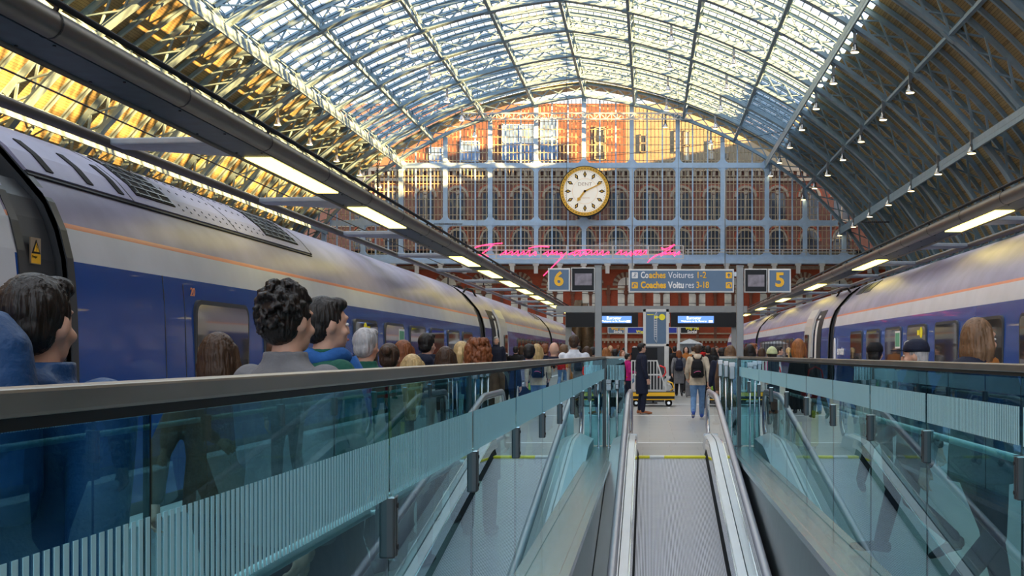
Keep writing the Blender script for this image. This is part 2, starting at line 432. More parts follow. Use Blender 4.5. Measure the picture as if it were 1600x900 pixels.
def arcskin(name, s0, s1, ys, offs, n, m, y_uv=True):
    """sheet across the arch: ys = list of (y, off) across the shed length"""
    vs = []; uvs = []; fs = []
    for i in range(n + 1):
        s = s0 + (s1 - s0) * i / n
        for (y, off) in ys:
            a = P(s, off); vs.append((XC + a[0], y, a[1])); uvs.append((s + 60, y))
    k = len(ys)
    for i in range(n):
        for j in range(k - 1):
            if offs[j]: fs.append((i * k + j, i * k + j + 1, i * k + k + j + 1, i * k + k + j))
    me = bpy.data.meshes.new(name); me.from_pydata(vs, [], fs); ul = me.uv_layers.new(name='UVMap')
    for lp in me.loops: ul.data[lp.index].uv = uvs[lp.vertex_index]
    me.materials.append(m)
    o = bpy.data.objects.new(name, me); C.objects.link(o); o['kind'] = 'structure'
    return o
Y0R = YG - 8 * BAY
for nm, sg in (('ceiling_left', -1), ('ceiling_right', 1)):
    o = arcskin(nm, sg * (SG + .6), sg * SEND, [(-50., 1.75), (YG + 1.5, 1.75)], [1], 40, BOARD)
    md = o.modifiers.new('solid', 'SOLIDIFY'); md.thickness = .1; md.offset = 1 if sg > 0 else -1
sub = BAY / 4
o = arcskin('ceiling_end', -SG - .6, SG + .6, [(YG - .6, 1.58), (YG + 3.4, 1.58)], [1], 40, BOARD)
md = o.modifiers.new('solid', 'SOLIDIFY'); md.thickness = .06
ys = []; on = []
y = Y0R - 48 * sub
for i in range(80):
    ys += [(y + .20, 1.62), (y + sub / 2, 2.05), (y + sub - .20, 1.62)]; on += [1, 1, 0]; y += sub
arcskin('ceiling', -SG, SG, ys, on, 36, ROOFGLASS)
g = MB(); y = Y0R - 48 * sub
for i in range(80):
    arcbeam(g, -SG, SG, 2.0, 2.1, y + sub / 2 - .05, y + sub / 2 + .05, 36); y += sub
struct('trim_1', g, STEEL)
tn = 2
for b in range(8):
    for q in (1, 2, 3):
        y = Y0R + b * BAY + q * sub; g = MB()
        arcbeam(g, -SEND, SEND, 1.42, 1.72, y - .05, y + .05, 64)
        arcbeam(g, -SEND, SEND, 1.36, 1.43, y - .12, y + .12, 64)
        arcbeam(g, -SG, SG, 1.55, 1.70, y - .14, y + .14, 36)
        struct('trim_%d' % tn, g, STEEL); tn += 1
g = MB()
for i in range(48): y = Y0R - i * sub; arcbeam(g, -SEND, SEND, 1.42, 1.72, y - .06, y + .06, 40); arcbeam(g, -SG, SG, 1.55, 1.70, y - .14, y + .14, 30)
struct('trim_%d' % tn, g, STEEL); tn += 1
PX = [0, 5.5, 10.9, 16.5, 20.3, 24.4, 28.7, 32.6]
PURL = [(sg * x) for x in PX for sg in (1, -1) if not (x == 0 and sg < 0)]
for x in PURL:
    s = s_of_x(x); g = MB(); y1 = YG + .2; y0 = Y0R - 4
    a = P(s, .12); b = P(s, 1.45); a2 = P(s, .5)
    big = abs(x) in (20.3, 28.7)
    g.bar((XC + a[0], y0, a[1]), (XC + a[0], y1, a[1]), .26, .20); g.bar((XC + b[0], y0, b[1]), (XC + b[0], y1, b[1]), .2, .2)
    if big:
        c = P(s, -.55)
        g.bar((XC + c[0], y0, c[1]), (XC + c[0], y1, c[1]), .62, .12, up=(c[0] * -.4, 0, 1)); g.bar((XC + c[0], y0, c[1] + .22), (XC + c[0], y1, c[1] + .22), .14, .4)
    yy = Y0R - BAY / 4; k = 0
    while yy < YG - .1:
        p, q = (a, b) if k % 2 else (b, a)
        g.bar((XC + p[0], yy, p[1]), (XC + q[0], yy + sub, q[1]), .10); yy += sub; k += 1
    struct('trim_%d' % tn, g, STEEL); tn += 1
# main ribs: lattice arches, one thing each
rib_names = ['standing right over the clock screen', 'second from the clock screen', 'third from the clock screen', 'fourth from the clock screen',
             'fifth from the clock screen', 'sixth from the clock screen', 'seventh from the clock screen', 'eighth from the clock screen', 'ninth from the clock']
rib = thing('roof_rib', 'blue-painted lattice arch rib of the train shed roof, ' + rib_names[0], 'roof rib', (XC, YG, 0), 0, 'lattice arch ribs of the shed roof')
g = MB(); arcbeam(g, -SEND, SEND, 0, .12, -.31, .31, 72, xc=0); arcbeam(g, -SEND, SEND, .10, .34, -.14, .14, 72, xc=0); g.build('bottom_chord', STEEL, rib, local=True)
g = MB(); arcbeam(g, -SEND, SEND, 1.36, 1.66, -.13, .13, 72, xc=0); arcbeam(g, -SEND, SEND, 1.64, 1.74, -.26, .26, 72, xc=0); g.build('top_chord', STEEL, rib, local=True)
g = MB(); n = 56
for i in range(n):
    s0 = -SEND + 2 * SEND * i / n; s1 = -SEND + 2 * SEND * (i + 1) / n
    for (a, b) in ((.3, 1.4), (1.4, .3)):
        p = P(s0, a); q = P(s1, b); yo = .05 if a < 1 else -.05
        g.bar((p[0], yo, p[1]), (q[0], yo, q[1]), .15, .10)
for x in PURL:
    s = s_of_x(x); p = P(s, 0); q = P(s, 1.7); g.bar((p[0], 0, p[1]), (q[0], 0, q[1]), .26, .34)
for x in PURL:
    s = s_of_x(x); p = P(s, -.02); d = P(s + .1, -.02); t = Vector((d[0] - p[0], 0, d[1] - p[1])).normalized() * .45
    g.bar((p[0] - t.x, 0, p[1] - t.z), (p[0] + t.x, 0, p[1] + t.z), .46, .12)
g.build('lattice_web', STEEL, rib, local=True)
RIBY = [YG - i * BAY for i in range(9)]
for i in range(1, 9): dup(rib, (XC, RIBY[i], 0), 0, 'blue-painted lattice arch rib of the train shed roof, ' + rib_names[i])

# ------------------------------------------------------------------ glazed screen under the last rib (structure)
GX = [0, 5.28, 10.35, 15.3, 20.2, 24.4, 28.7]
posts = sorted(set([x for x in GX] + [-x for x in GX]))
TZ = [12.1, 16.0, 22.35]
ZB = 12.1
yg = YG + .45
scr = MB()
for x in posts:
    zt = arch_z(x); scr.box(XC + x - .24, XC + x + .24, yg - .2, yg + .2, ZB, zt)
for z in TZ:
    xs = max(x for x in [k * .25 for k in range(0, 146)] if arch_z(x) >= z); h = .28 if z > 12.2 else .4
    scr.box(XC - xs, XC + xs, yg - .22, yg + .22, z - h, z + h)
    for x in posts:
        for sx in (1, -1):
            for sz in (1, -1):
                if arch_z(x + sx * .9) < z + sz * .9 or z + sz < ZB: continue
                X = XC + x + sx * .22; Z = z + sz * h * .95; c = .62
                pts = [(X, Z)] + [(X + sx * c * (1 - sin(t)), Z + sz * c * (1 - cos(t))) for t in [k * pi / 8 for k in range(5)]]
                scr.prism(pts, yg - .1, yg + .1)
W1 = struct('window_1', scr, STEELP)
sm = MB()
for a, b in zip(posts[:-1], posts[1:]):
    for k in (1, 2):
        x = a + (b - a) * k / 3; sm.box(XC + x - .075, XC + x + .075, yg - .08, yg + .08, ZB, arch_z(x))
struct('mullions', sm, STEELP, W1)
fb = MB(); pn = []
for a, b in zip([-36] + posts, posts + [36]):
    nn = max(1, round((b - a) / 3 / .43)) * 3
    for k in range(1, nn):
        x = a + (b - a) * k / nn
        zt = arch_z(x)
        if zt > ZB: fb.box(XC + x - .034, XC + x + .034, yg - .03, yg + .03, ZB, zt)
z = ZB + .5
while z < 29.6:
    xs = max(k * .1 for k in range(0, 362) if arch_z(k * .1) >= z)
    fb.box(XC - xs, XC + xs, yg - .03, yg + .03, z - .034, z + .034); z += .86
struct('glazing_bars', fb, BRASS, W1)
pg = MB(); xs = [-32.4 + 64.8 * i / 80 for i in range(81)]
top = [(XC + x, max(arch_z(x), ZB)) for x in xs]
pg.prism([(XC - 32.4, ZB)] + top + [(XC + 32.4, ZB)], yg + .05, yg + .07)
struct('window_pane', pg, CLEAR, W1)
lw = thing('lattice_walkway', 'thin pale lattice beam hung level across the top of the clock screen', 'roof beam', (XC, YG - .4, 27.3))
g = MB()
for z in (27.3, 27.95): g.box(XC - 13.3, XC + 11.9, YG - .5, YG - .38, z - .06, z + .06)
g.build('chords', FRAME, lw)
g = MB(); k = -13.3; i = 0
while k < 11.8:
    g.bar((XC + k, YG - .44, 27.3 if i % 2 else 27.95), (XC + k + .63, YG - .44, 27.95 if i % 2 else 27.3), .08); g.bar((XC + k, YG - .44, 27.3), (XC + k, YG - .44, 27.95), .07); k += .63; i += 1
g.build('lattice', FRAME, lw)
# ------------------------------------------------------------------ floors, well and end walls (structure)
XL, XR, YE = -.76, 1.5, 19.84          # the two glass screens along the moving-walkway well and the far end of the well
XW = .34                               # centre of the walkway
fl = MB()
fl.box(-4.93, XL - .1, -8, YE, -.35, 0); fl.box(XR + .1, 5.38, -8, YE, -.35, 0)
fl.box(-4.93, 5.38, YE, 92, -.35, 0); fl.box(XC - 37, XC + 37, 92, YG + 4, -.35, 0)
fl.box(XL - .1, XR + .1, -8, -3, -.35, 0)
struct('floor', fl, PAVE)
g = MB()
g.box(-4.93, -4.6, -8, 92, 0, .006); g.box(5.05, 5.38, -8, 92, 0, .006)
for yl in (20.75, 29.9, 36.6, 45): g.box(XL + .3 if yl < 25 else -4.6, XR - .3 if yl < 25 else 5.05, yl, yl + .09, 0, .005)
struct('trim_%d' % tn, g, WHITE); tn += 1
g = MB(); g.box(XC - 37, -4.93, -60, 92, -1.6, -1.2); g.box(5.38, XC + 37, -60, 92, -1.6, -1.2); struct('floor_track', g, BALLAST)
for nm, sg in (('wall_left', -1), ('wall_right', 1)):
    g = MB(); a = XC + sg * 36.8; g.box(min(a, a + sg), max(a, a + sg), -45, YG + 2, -1.6, 3.2); struct(nm, g, BRICKD)
g = MB(); g.box(XL - .02, XL + .16, -3, YE, -5, -.05); g.box(XL - .02, XR + .02, YE, YE + .2, -5, -.35); struct('wall_well_left', g, STAIND)
g = MB(); g.box(XR - .16, XR + .02, -3, YE, -5, -.05); struct('wall_well_right', g, STAIND)
g = MB(); g.box(XL, XR, -3, YE, -5.2, -5); struct('floor_well', g, CONC)
for i, (x0, x1) in enumerate(((XL - .1, XL + .2), (XR - .2, XR + .1))):
    g = MB(); g.box(x0, x1, -3, YE, -.05, .012); g.box(x0 + .07, x0 + .085, -3, YE, .012, .02); g.box(x1 - .085, x1 - .07, -3, YE, .012, .02)
    o = struct('trim_%d' % tn, g, STAIN); tn += 1
# ground-floor brick wall beneath the clock screen
yw = YG + 2.2
g = MB(); g.box(XC - 37, XC + 37, yw, yw + .6, 0, ZB - .5)
wf = struct('wall_front', g, BRICKD)
g = MB()
for k in range(-18, 19):
    x = XC + k * 1.99 + .65; g.box(x - .16, x + .16, yw - .22, yw + .02, 0, 9.2); g.box(x - .26, x + .26, yw - .3, yw + .02, 8.2, 8.6)
struct('pilasters', g, BRICK, wf)
g = MB()
for z, h, d in ((3.0, .28, .3), (3.75, .16, .2), (8.7, .22, .2), (11.0, .4, .35)): g.box(XC - 36.8, XC + 36.8, yw - d, yw + .02, z, z + h)
k = -36.5
while k < 36.5: g.box(XC + k, XC + k + .16, yw - .32, yw, 2.78, 3.0); k += .42
struct('string_courses', g, STONE, wf)
for k in range(-9, 10):
    x = XC + .63 + k * 3.98; g = MB()
    n = 16
    for i in range(n):
        a0 = pi * i / n; a1 = pi * (i + 1) / n
        g.ring(.95, 1.5, yw - .12, yw + .02, 2, 'y', (x, 9.2), mi=i % 2, a0=a0, a1=a1)
    struct('brick_arch', g, [BRICK, STONE], wf)
    g = MB(); pts = [(x - .92, 5.0), (x + .92, 5.0), (x + .92, 9.2)] + [(x + .92 * cos(a), 9.2 + .92 * sin(a)) for a in [pi * j / 10 for j in range(1, 10)]] + [(x - .92, 9.2)]
    g.prism(pts, yw - .06, yw + .01, mi=0)
    g.box(x - .06, x + .06, yw - .1, yw, 5.0, 10.1, 1)
    for z in (6.1, 7.2, 8.3, 9.2): g.box(x - .92, x + .92, yw - .09, yw, z - .03, z + .03, 1)
    struct('arched_window', g, [WINPL, DARK], wf)
# beam and little brackets under the screen
g = MB(); g.box(XC - 33, XC + 33, YG - .3, YG + 1.4, ZB - .62, ZB - .2); struct('beam', g, STEELP)
g = MB(); g.box(XC - 33, XC + 33, YG + .7, YG + 2.2, ZB - .2, ZB + .9); struct('trim_%d' % tn, g, DARK); tn += 1
g = MB()
for k in range(-12, 13):
    x = XC + k * 2.62; g.box(x - .22, x + .22, YG - .25, YG + .1, ZB - 1.7, ZB - .6); g.box(x - .34, x + .34, YG - .3, YG + .12, ZB - .85, ZB - .6)
struct('trim_%d' % tn, g, FRAME); tn += 1
g = MB()
for z in (12.75, 13.05): g.box(XC + 11.2, XC + 30, YG - .1, YG - .02, z - .05, z + .05)
for k in range(8): g.box(XC + 11.4 + k * 2.6, XC + 11.52 + k * 2.6, YG - .1, YG - .02, 12.4, 13.1)
struct('trim_%d' % tn, g, FRAME); tn += 1

# ------------------------------------------------------------------ the brick building behind the screen
YH = 147.
hb = thing('brick_building', 'ornate red brick building with arched windows seen through the tall glazed screen', 'building', (XC, YH, 0))
g = MB(); zc = px(0, 264, YH).z; g.box(XC - 45, XC + 45, YH, YH + 8, 0, zc); g.build('wall', BRICK, hb)
SUNBRICK = brick_mat('sunlit_tone_brick', (.44, .35, .22), (.38, .29, .17), (.4, .34, .26))  # same brick as the rest, with yellow sunlight put into its colour
g = MB(); g.box(px(978, 0, YH).x, XC + 45, YH + .1, YH + 8, zc, 32.5); g.build('sunlit_tone_upper_wall', SUNBRICK, hb)
g = MB(); g.box(XC - 45, px(978, 0, YH).x, YH + .1, YH + 8, zc, 32.5); g.build('upper_wall', BRICK, hb)
g = MB(); g.box(XC - 45, XC + 45, YH - .5, YH, zc - .3, zc + .2); g.box(XC - 45, XC + 45, YH - .3, YH, zc - 1.5, zc - 1.15)
k = -45.
while k < 45: g.box(XC + k, XC + k + .35, YH - .4, YH, zc - 1.0, zc - .3); k += .8
za = px(0, 350, YH).z; g.box(XC - 45, XC + 45, YH - .22, YH, za - .35, za - .1)
g.build('cornice', STONE, hb)
g = MB(); g.box(XC + 40, XC + 48, 97, 117, 0, 31.5); g.box(XC + 40, XC + 48, 117, 127, 0, 38); g.box(XC + 40, XC + 48, 127, 165, 0, 32); g.build('unseen_sun_blocker', BRICK, hb)  # unseen boxes added to keep low sun off the building and screen
def arch_poly(x, z0, zs, r, point=0.):
    return [(x - r, z0), (x + r, z0), (x + r, zs)] + [(x + r * cos(a), zs + r * (1 + point) * sin(a)) for a in [pi * j / 12 for j in range(1, 12)]] + [(x - r, zs)]
cols = [px(1165 + 50 * k, 0, YH).x for k in range(-12, 4)]
zt = px(0, 292, YH).z; z0 = px(0, 343, YH).z; zb = px(0, 389, YH).z; zt2 = px(0, 358, YH).z
first = None
for x in cols:
    if first is None:
        a = MB(); r = 1.05; zs = zt - 1.25
        a.prism(arch_poly(-.52, z0, zs - .2, .44, .6), -.06, .02, mi=0); a.prism(arch_poly(.52, z0, zs - .2, .44, .6), -.06, .02, mi=0)
        f1 = a.build('twin_lancet_window', [WINDK], hb, local=True)
        b = MB(); b.ring(1.12, 1.42, -.18, .03, 18, 'y', (0, zs), a0=0, a1=pi); b.ring(1.42, 1.62, -.1, .03, 18, 'y', (0, zs), mi=1, a0=0, a1=pi)
        b.tube([(0, -.12, z0), (0, -.12, zs)], .09, 8); b.box(-1.2, 1.2, -.2, .03, z0 - .35, z0); b.box(-.14, .14, -.2, .02, zs - .1, zs + .25)
        b.ring(.0, .26, -.1, .02, 12, 'y', (0, zs + .62))
        s1 = b.build('stone_surround', [STONE, BRICKD], f1, local=True)
        c = MB(); zs2 = zt2 - 1.5; c.prism(arch_poly(0, zb, zs2, 1.05, .35), -.06, .02)
        f2 = c.build('pointed_arch_window', [WINDK], hb, local=True)
        d = MB()
        for rr, mi in ((1.12, 0), (1.38, 1)):
            pts = [(rr * cos(pi * j / 16), zs2 + rr * 1.35 * sin(pi * j / 16)) for j in range(17)]
            for p, q in zip(pts[:-1], pts[1:]): d.bar((p[0], -.08, p[1]), (q[0], -.08, q[1]), .24, .2, mi=mi)
        d.box(-.05, .05, -.12, 0, zb, zs2 + 1.2, 2); d.box(-1.05, 1.05, -.12, 0, zs2 - .05, zs2 + .05, 2)
        s2 = d.build('stone_surround', [STONE, BRICKD, DARK], f2, local=True)
        for f in (f1, f2): f.location = (x - XC, 0, 0)
        first = (f1, s1, f2, s2)
    else:
        for f, s_ in ((first[0], first[1]), (first[2], first[3])):
            c = f.copy(); C.objects.link(c); c.location = (x - XC, 0, 0); d = s_.copy(); C.objects.link(d); d.parent = c
for (xa, xb, ya, yb, mt) in ((786, 812, 196, 250, WINBL), (814, 836, 196, 250, WINBL), (845, 870, 186, 250, WINBL), (722, 748, 222, 250, WINBL), (672, 690, 232, 252, WINBL),
                             (1001, 1009, 212, 236, WINDK), (1055, 1062, 206, 236, WINPL), (1070, 1076, 206, 250, WINPL), (1108, 1114, 222, 248, WINPL), (930, 945, 200, 248, WINDK), (1130, 1136, 240, 258, WINDK)):
    a = px(xa, ya, YH); b = px(xb, yb, YH); g = MB(); g.box(a.x, b.x, YH - .02, YH + .12, b.z, a.z)
    f = g.build('upper_window', mt, hb); g = MB()
    for u in (a.x - .12, b.x - .02): g.box(u, u + .16, YH - .1, YH + .12, b.z - .2, a.z + .2)
    for v in (a.z, b.z - .2, (a.z + b.z) / 2 - .05): g.box(a.x - .12, b.x + .14, YH - .1, YH + .12, v, v + .14)
    g.build('window_frame', STONE if mt is not WINBL else STEELP, f)
    f['was'] = 0; del f['was']
# ------------------------------------------------------------------ trains
SEC = [(.03, -.9), (.02, .1), (0, .35), (0, 1.3), (.02, 2.0), (.05, 2.36), (.12, 2.655), (.135, 2.70), (.25, 2.94), (.42, 3.12), (.60, 3.33), (.85, 3.53), (1.1, 3.66), (1.45, 3.72)]
SECM = [4, 0, 0, 0, 0, 1, 2, 3, 3, 3, 3, 3, 3]
def sa(z):
    for (a0, z0), (a1, z1) in zip(SEC[:-1], SEC[1:]):
        if z <= z1: return a0 + (a1 - a0) * max(0, (z - z0)) / (z1 - z0)
    return 1.45
def patch(mb, X0, sg, y0, y1, z0, z1, off, thick, mi=0, n=10, slant=0.):
    """a plate that follows the car's side between heights z0 and z1"""
    vs = []; fs = []
    for i in range(n + 1):
        z = z0 + (z1 - z0) * i / n; a = sa(z); dz = .02; t = Vector((sa(z + dz) - sa(z - dz), 2 * dz)).normalized(); nx, nz = -t.y, t.x
        sh = slant * (1 - i / n)
        for (o, y) in ((off, y0 + sh), (off, y1 + sh), (off - thick, y1 + sh), (off - thick, y0 + sh)):
            vs.append((X0 + sg * (a + nx * o), y, z + nz * o))
    for i in range(n):
        for q in range(4): fs.append((i * 4 + q, i * 4 + (q + 1) % 4, i * 4 + 4 + (q + 1) % 4, i * 4 + 4 + q))
    fs += [(0, 1, 2, 3), (n * 4 + 3, n * 4 + 2, n * 4 + 1, n * 4)]
    return mb.add(vs, fs, mi, False)
def rrect(y0, y1, z0, z1, r, n=5):
    pts = []
    for (cy, cz, a) in ((y1 - r, z1 - r, 0), (y0 + r, z1 - r, pi / 2), (y0 + r, z0 + r, pi), (y1 - r, z0 + r, 1.5 * pi)):
        for i in range(n + 1): pts.append((cy + r * cos(a + pi / 2 * i / n), cz + r * sin(a + pi / 2 * i / n)))
    return pts
def car(label, side, y0, y1, wins, door=None, shroud=False, vents=True):
    X0, sg = (-5.0, -1) if side == 'l' else (5.45, 1)
    t = thing('train_car', label, 'train', (X0 + sg * 1.45, y0, 0), 0, 'train cars beside the platform')
    g = MB(); full = SEC + [(2.9 - a, z) for a, z in SEC[-2::-1]]; mats = SECM + SECM[::-1]
    ny = 6
    for i, mi in enumerate(mats):
        (a0, z0), (a1, z1) = full[i], full[i + 1]; vs = []; fs = []
        vs = [(X0 + sg * a0, y0, z0), (X0 + sg * a0, y1, z0), (X0 + sg * a1, y1, z1), (X0 + sg * a1, y0, z1)]
        g.add(vs, [(0, 1, 2, 3)], mi, True)
    k = len(full)
    for yy in (y0, y1): g.add([(X0 + sg * a, yy, z) for a, z in full], [tuple(range(k))], 5)
    me = g.mesh('body', [TRAINB, TRAINW, TRAINO, TRAINR, TRAINS, TRAING], t.location)
    bm = bmesh.new(); bm.from_mesh(me); bmesh.ops.remove_doubles(bm, verts=bm.verts, dist=1e-4); bmesh.ops.recalc_face_normals(bm, faces=bm.faces)
    for e in bm.edges:
        if len(e.link_faces) == 2 and e.calc_face_angle(0) > radians(50): e.smooth = False
    bm.to_mesh(me); bm.free()
    o = bpy.data.objects.new('body', me); C.objects.link(o); o.parent = t
    for (a, b) in wins:
        f = MB(); f.prism(rrect(a - .05, b + .05, 1.17, 2.15, .16), X0 + sg * .06, X0 - sg * .006, 'x'); fo = f.build('window_frame', TRAING, t)
        f = MB(); f.prism(rrect(a, b, 1.22, 2.1, .12), X0 + sg * .05, X0 - sg * .010, 'x'); f.build('window_pane', TWIN, fo)
    g = MB(); inner = [(a + .22, z - .10) for a, z in SEC]; inner += [(2.9 - a, z) for a, z in inner[-2::-1]]
    g.prism([(X0 + sg * a, z) for a, z in inner], y1, y1 + .66, 'y')
    g.build('gangway_bellows', RUBBER, t)
    for yy in (y0, y1 - .12): g = MB(); patch(g, X0, sg, yy, yy + .12, -.3, 3.6, .012, .05, n=16); g.build('end_frame', TRAING, t)
    if door:
        d0 = door
        g = MB(); patch(g, X0, sg, d0, d0 + 1.5, .28, 2.95, .012, .06, n=10); g.build('door_opening', DARK, t)
        g = MB(); patch(g, X0, sg, d0 + .95, d0 + 1.3, .3, 2.8, .02, .02, n=10); g.build('inner_door_panel', WHITE, t)
        lf = MB(); patch(lf, X0, sg, d0 + 1.62, d0 + 3.5, .28, 2.98, .10, .07, n=10); lf = lf.build('sliding_door', FRAME, t); lf['label'] = 'pale grey door slid open along the side'
        g = MB(); g.prism(rrect(d0 + 2.2, d0 + 2.95, 1.25, 2.2, .1), X0 - sg * .06, X0 - sg * .125, 'x'); g.build('door_window', TWIN, lf)
        g = MB(); g.box(*sorted((X0, X0 - sg * .55)), d0 - 2.2, d0 + 1.5, .2, .26); g.build('door_step', STAIND, t)
    if vents:
        for (v0, v1) in ((y1 - 3.2, y1 - 2.2), (y1 - 2.0, y1 - 1.0)):
            g = MB(); patch(g, X0, sg, v0, v1, 3.25, 3.55, .02, .04); g.build('roof_vent', TRAING, t)
    return t, X0, sg
WA = [(13.15 + 2.35 * i, 14.80 + 2.35 * i) for i in range(9)]
WB = [(45.2 + 1.25 * i, 46.2 + 1.25 * i) for i in range(11)]
WC = [(64 + 2.3 * i, 65.6 + 2.3 * i) for i in range(6)]
ca, X0, sg = car('blue and grey train car along the left platform edge with black roof grilles', 'l', 10.3, 35.5, WA, vents=False)
g = MB(); patch(g, X0, sg, 10.32, 19.0, 3.13, 3.655, .035, .04, n=8); sh = g.build('roof_shroud', TRAINR, ca)
g = MB(); patch(g, X0, sg, 10.32, 19.02, 3.10, 3.135, .02, .03, n=2); patch(g, X0, sg, 12.45, 12.48, 3.13, 3.65, .037, .01); patch(g, X0, sg, 15.6, 15.63, 3.13, 3.65, .037, .01); patch(g, X0, sg, 18.98, 19.03, 3.12, 3.65, .037, .02)
g.build('panel_seams', DARK, ca)
for yv in (10.72, 11.50, 12.18):
    g = MB(); patch(g, X0, sg, yv, yv + .13, 3.17, 3.46, .045, .02, n=8); g.build('vent_slot', RUBBER, ca)
for (v0, v1) in ((12.7, 13.75), (17.0, 18.55)):
    g = MB(); patch(g, X0, sg, v0, v1, 3.22, 3.62, .045, .02, n=8); gr = g.build('roof_grille', RUBBER, ca)
    g = MB(); z = 3.24
    while z < 3.6: patch(g, X0, sg, v0 + .03, v1 - .03, z, z + .010, .055, .010, n=1); z += .075
    k = v0 + .1
    while k < v1: patch(g, X0, sg, k, k + .015, 3.23, 3.61, .054, .010, n=6); k += .3
    g.build('grille_bars', STAIND, gr)
g = MB(); y = 13.95
while y < 16.9:
    for z in (3.2, 3.26, 3.45, 3.6): patch(g, X0, sg, y, y + .025, z, z + .02, .04, .01, n=1)
    y += .24
g.build('rivets', DARK, ca)
g = MB(); patch(g, X0, sg, 12.32, 12.335, -.1, 2.36, .004, .01); patch(g, X0, sg, 12.85, 12.865, -.1, 2.3, .004, .01); g.build('panel_joint', TRAING, ca)
lettering('20', .13, TRAINO, ca, (X0 + .012, 12.93, 2.22), 'coach_number', rz=pi / 2)
cz, _, _ = car('pale train car cut by the left frame edge, only its far end showing', 'l', -14, 9.62, [(6.2, 7.9), (3.9, 5.5)], vents=False)
g = MB(); patch(g, -5.0, -1, 9.1, 9.45, .3, 2.9, .012, .03); g.build('door_edge', TRAINW, cz)
# recessed cover plate with the warning sticker between the two nearest left cars
g = MB(); patch(g, -5.0, -1, 9.62, 10.28, .1, 3.12, -.09, .12, n=16); cv = g.build('gap_cover', TRAING, cz)
a = px(54, 371, 9.9); b = px(78, 412, 9.9)
g = MB(); X = -5.128; yA, yB = 9.86, 10.02; zA, zB = 2.30, 2.52
g.box(X - .01, X + .004, yA, yB, zA, zB, 0); g.box(X, X + .006, yA + .005, yB - .005, zA + .005, zA + .085, 1)
def trip(c, h, hw): return [(yA + .08 - hw, c - h / 2), (yA + .08 + hw, c - h / 2), (yA + .08, c + h / 2)]
g.prism(trip(2.445, .115, .068), X, X + .008, 'x', 2); g.prism(trip(2.440, .075, .044), X, X + .010, 'x', 1)
g.prism([(9.945, 2.472), (9.937, 2.440), (9.945, 2.440), (9.938, 2.410), (9.938, 2.405), (9.952, 2.446), (9.944, 2.446), (9.952, 2.472)], X, X + .012, 'x', 2)
g.build('warning_sticker', [STONE, YEL, BLACK], cv)['label'] = 'yellow and buff high voltage warning sticker'
lettering('Danger', .028, BLACK, cv, (X + .008, yA + .012, zA + .06), rz=pi / 2, ext=.001)
cb, X0, sg = car('second train car down the left platform with its door standing open', 'l', 36.3, 60.6, WB, door=38.0)
car('third train car down the left platform, farthest on that side', 'l', 61.4, 84, WC)
cr, X0, sg = car('nearest blue and grey train car along the right platform edge', 'r', 10.3, 35.5, [(21.1 + 0 * i, 22.7) if i == 0 else (23.5 + 2.37 * (i - 1), 25.15 + 2.37 * (i - 1)) for i in range(5)] + [(18.4, 20.2), (15.7, 17.5), (13.0, 14.8)])
g = MB()
for yy in (34.95,):
    ctr = []
    for j in range(24): t_ = 2 * pi * j / 24; ctr.append((X0 - .012, yy + .12 * sin(t_) * (1 + .0), 1.62 + .38 * cos(t_) * 1.0))
    g.tube(ctr, .022, 6, closed=True); g.box(X0 - .014, X0, yy - .03, yy + .03, 1.55, 1.72)
g.build('oval_emblem', WHITE, cr)
lettering('eurostar', .36, WHITE, cr, (X0 - .006, 34.6, 1.64), 'lettering', rz=-pi / 2, thick=.006)
cd, _, _ = car('second train car down the right platform with its door standing open', 'r', 36.3, 60.6, WB, door=38.0)
car('third train car down the right platform, farthest on that side', 'r', 61.4, 84, WC)
def sticker(t, X0, sg, y, z, kind):
    x0, x1 = sorted((X0 - sg * .011, X0 - sg * .016)); g = MB()
    if kind == 'disc': g.ring(0, .11, x0, x1, 20, 'x', (y, z)); g.box(x0, x1, y + .16, y + .34, z - .05, z + .05); g.build('yellow_sticker', YELB, t)['label'] = 'yellow disc sticker on the window'
    else:
        g.box(x0, x1, y - .26, y + .26, z - .19, z + .19, 0); g.box(*sorted((X0 - sg * .015, X0 - sg * .018)), y - .22, y + .22, z - .15, z + .15, 1); g.build('green_sticker', [WHITE, mat('safety_green', (.10, .36, .22), .5)], t)['label'] = 'green and white sticker on the window'
sticker(ca, -5.0, -1, 20.9, 1.99, 'disc'); sticker(ca, -5.0, -1, 23.95, 1.86, 'green'); sticker(cr, 5.45, 1, 23.85, 1.98, 'disc'); sticker(cr, 5.45, 1, 26.1, 1.86, 'green')
def roof_gear(t, X0, sg):
    g = MB(); xa = X0 + sg * .75; xb = X0 + sg * 1.45
    for dx in (0, .35, .7): g.tube([(xa + sg * dx, 36.6, 3.42 + dx * .3), (xa + sg * dx, 37.3, 3.60 + dx * .2), (xa + sg * dx, 38.6, 3.62 + dx * .2), (xa + sg * dx, 39.4, 3.44 + dx * .3)], .03, 8)
    g.box(*sorted((xa + sg * .3, xb)), 37.8, 38.5, 3.5, 3.72); g.build('roof_cable_gear', RUBBER, t)
roof_gear(cb, -5.0, -1); roof_gear(cd, 5.45, 1)
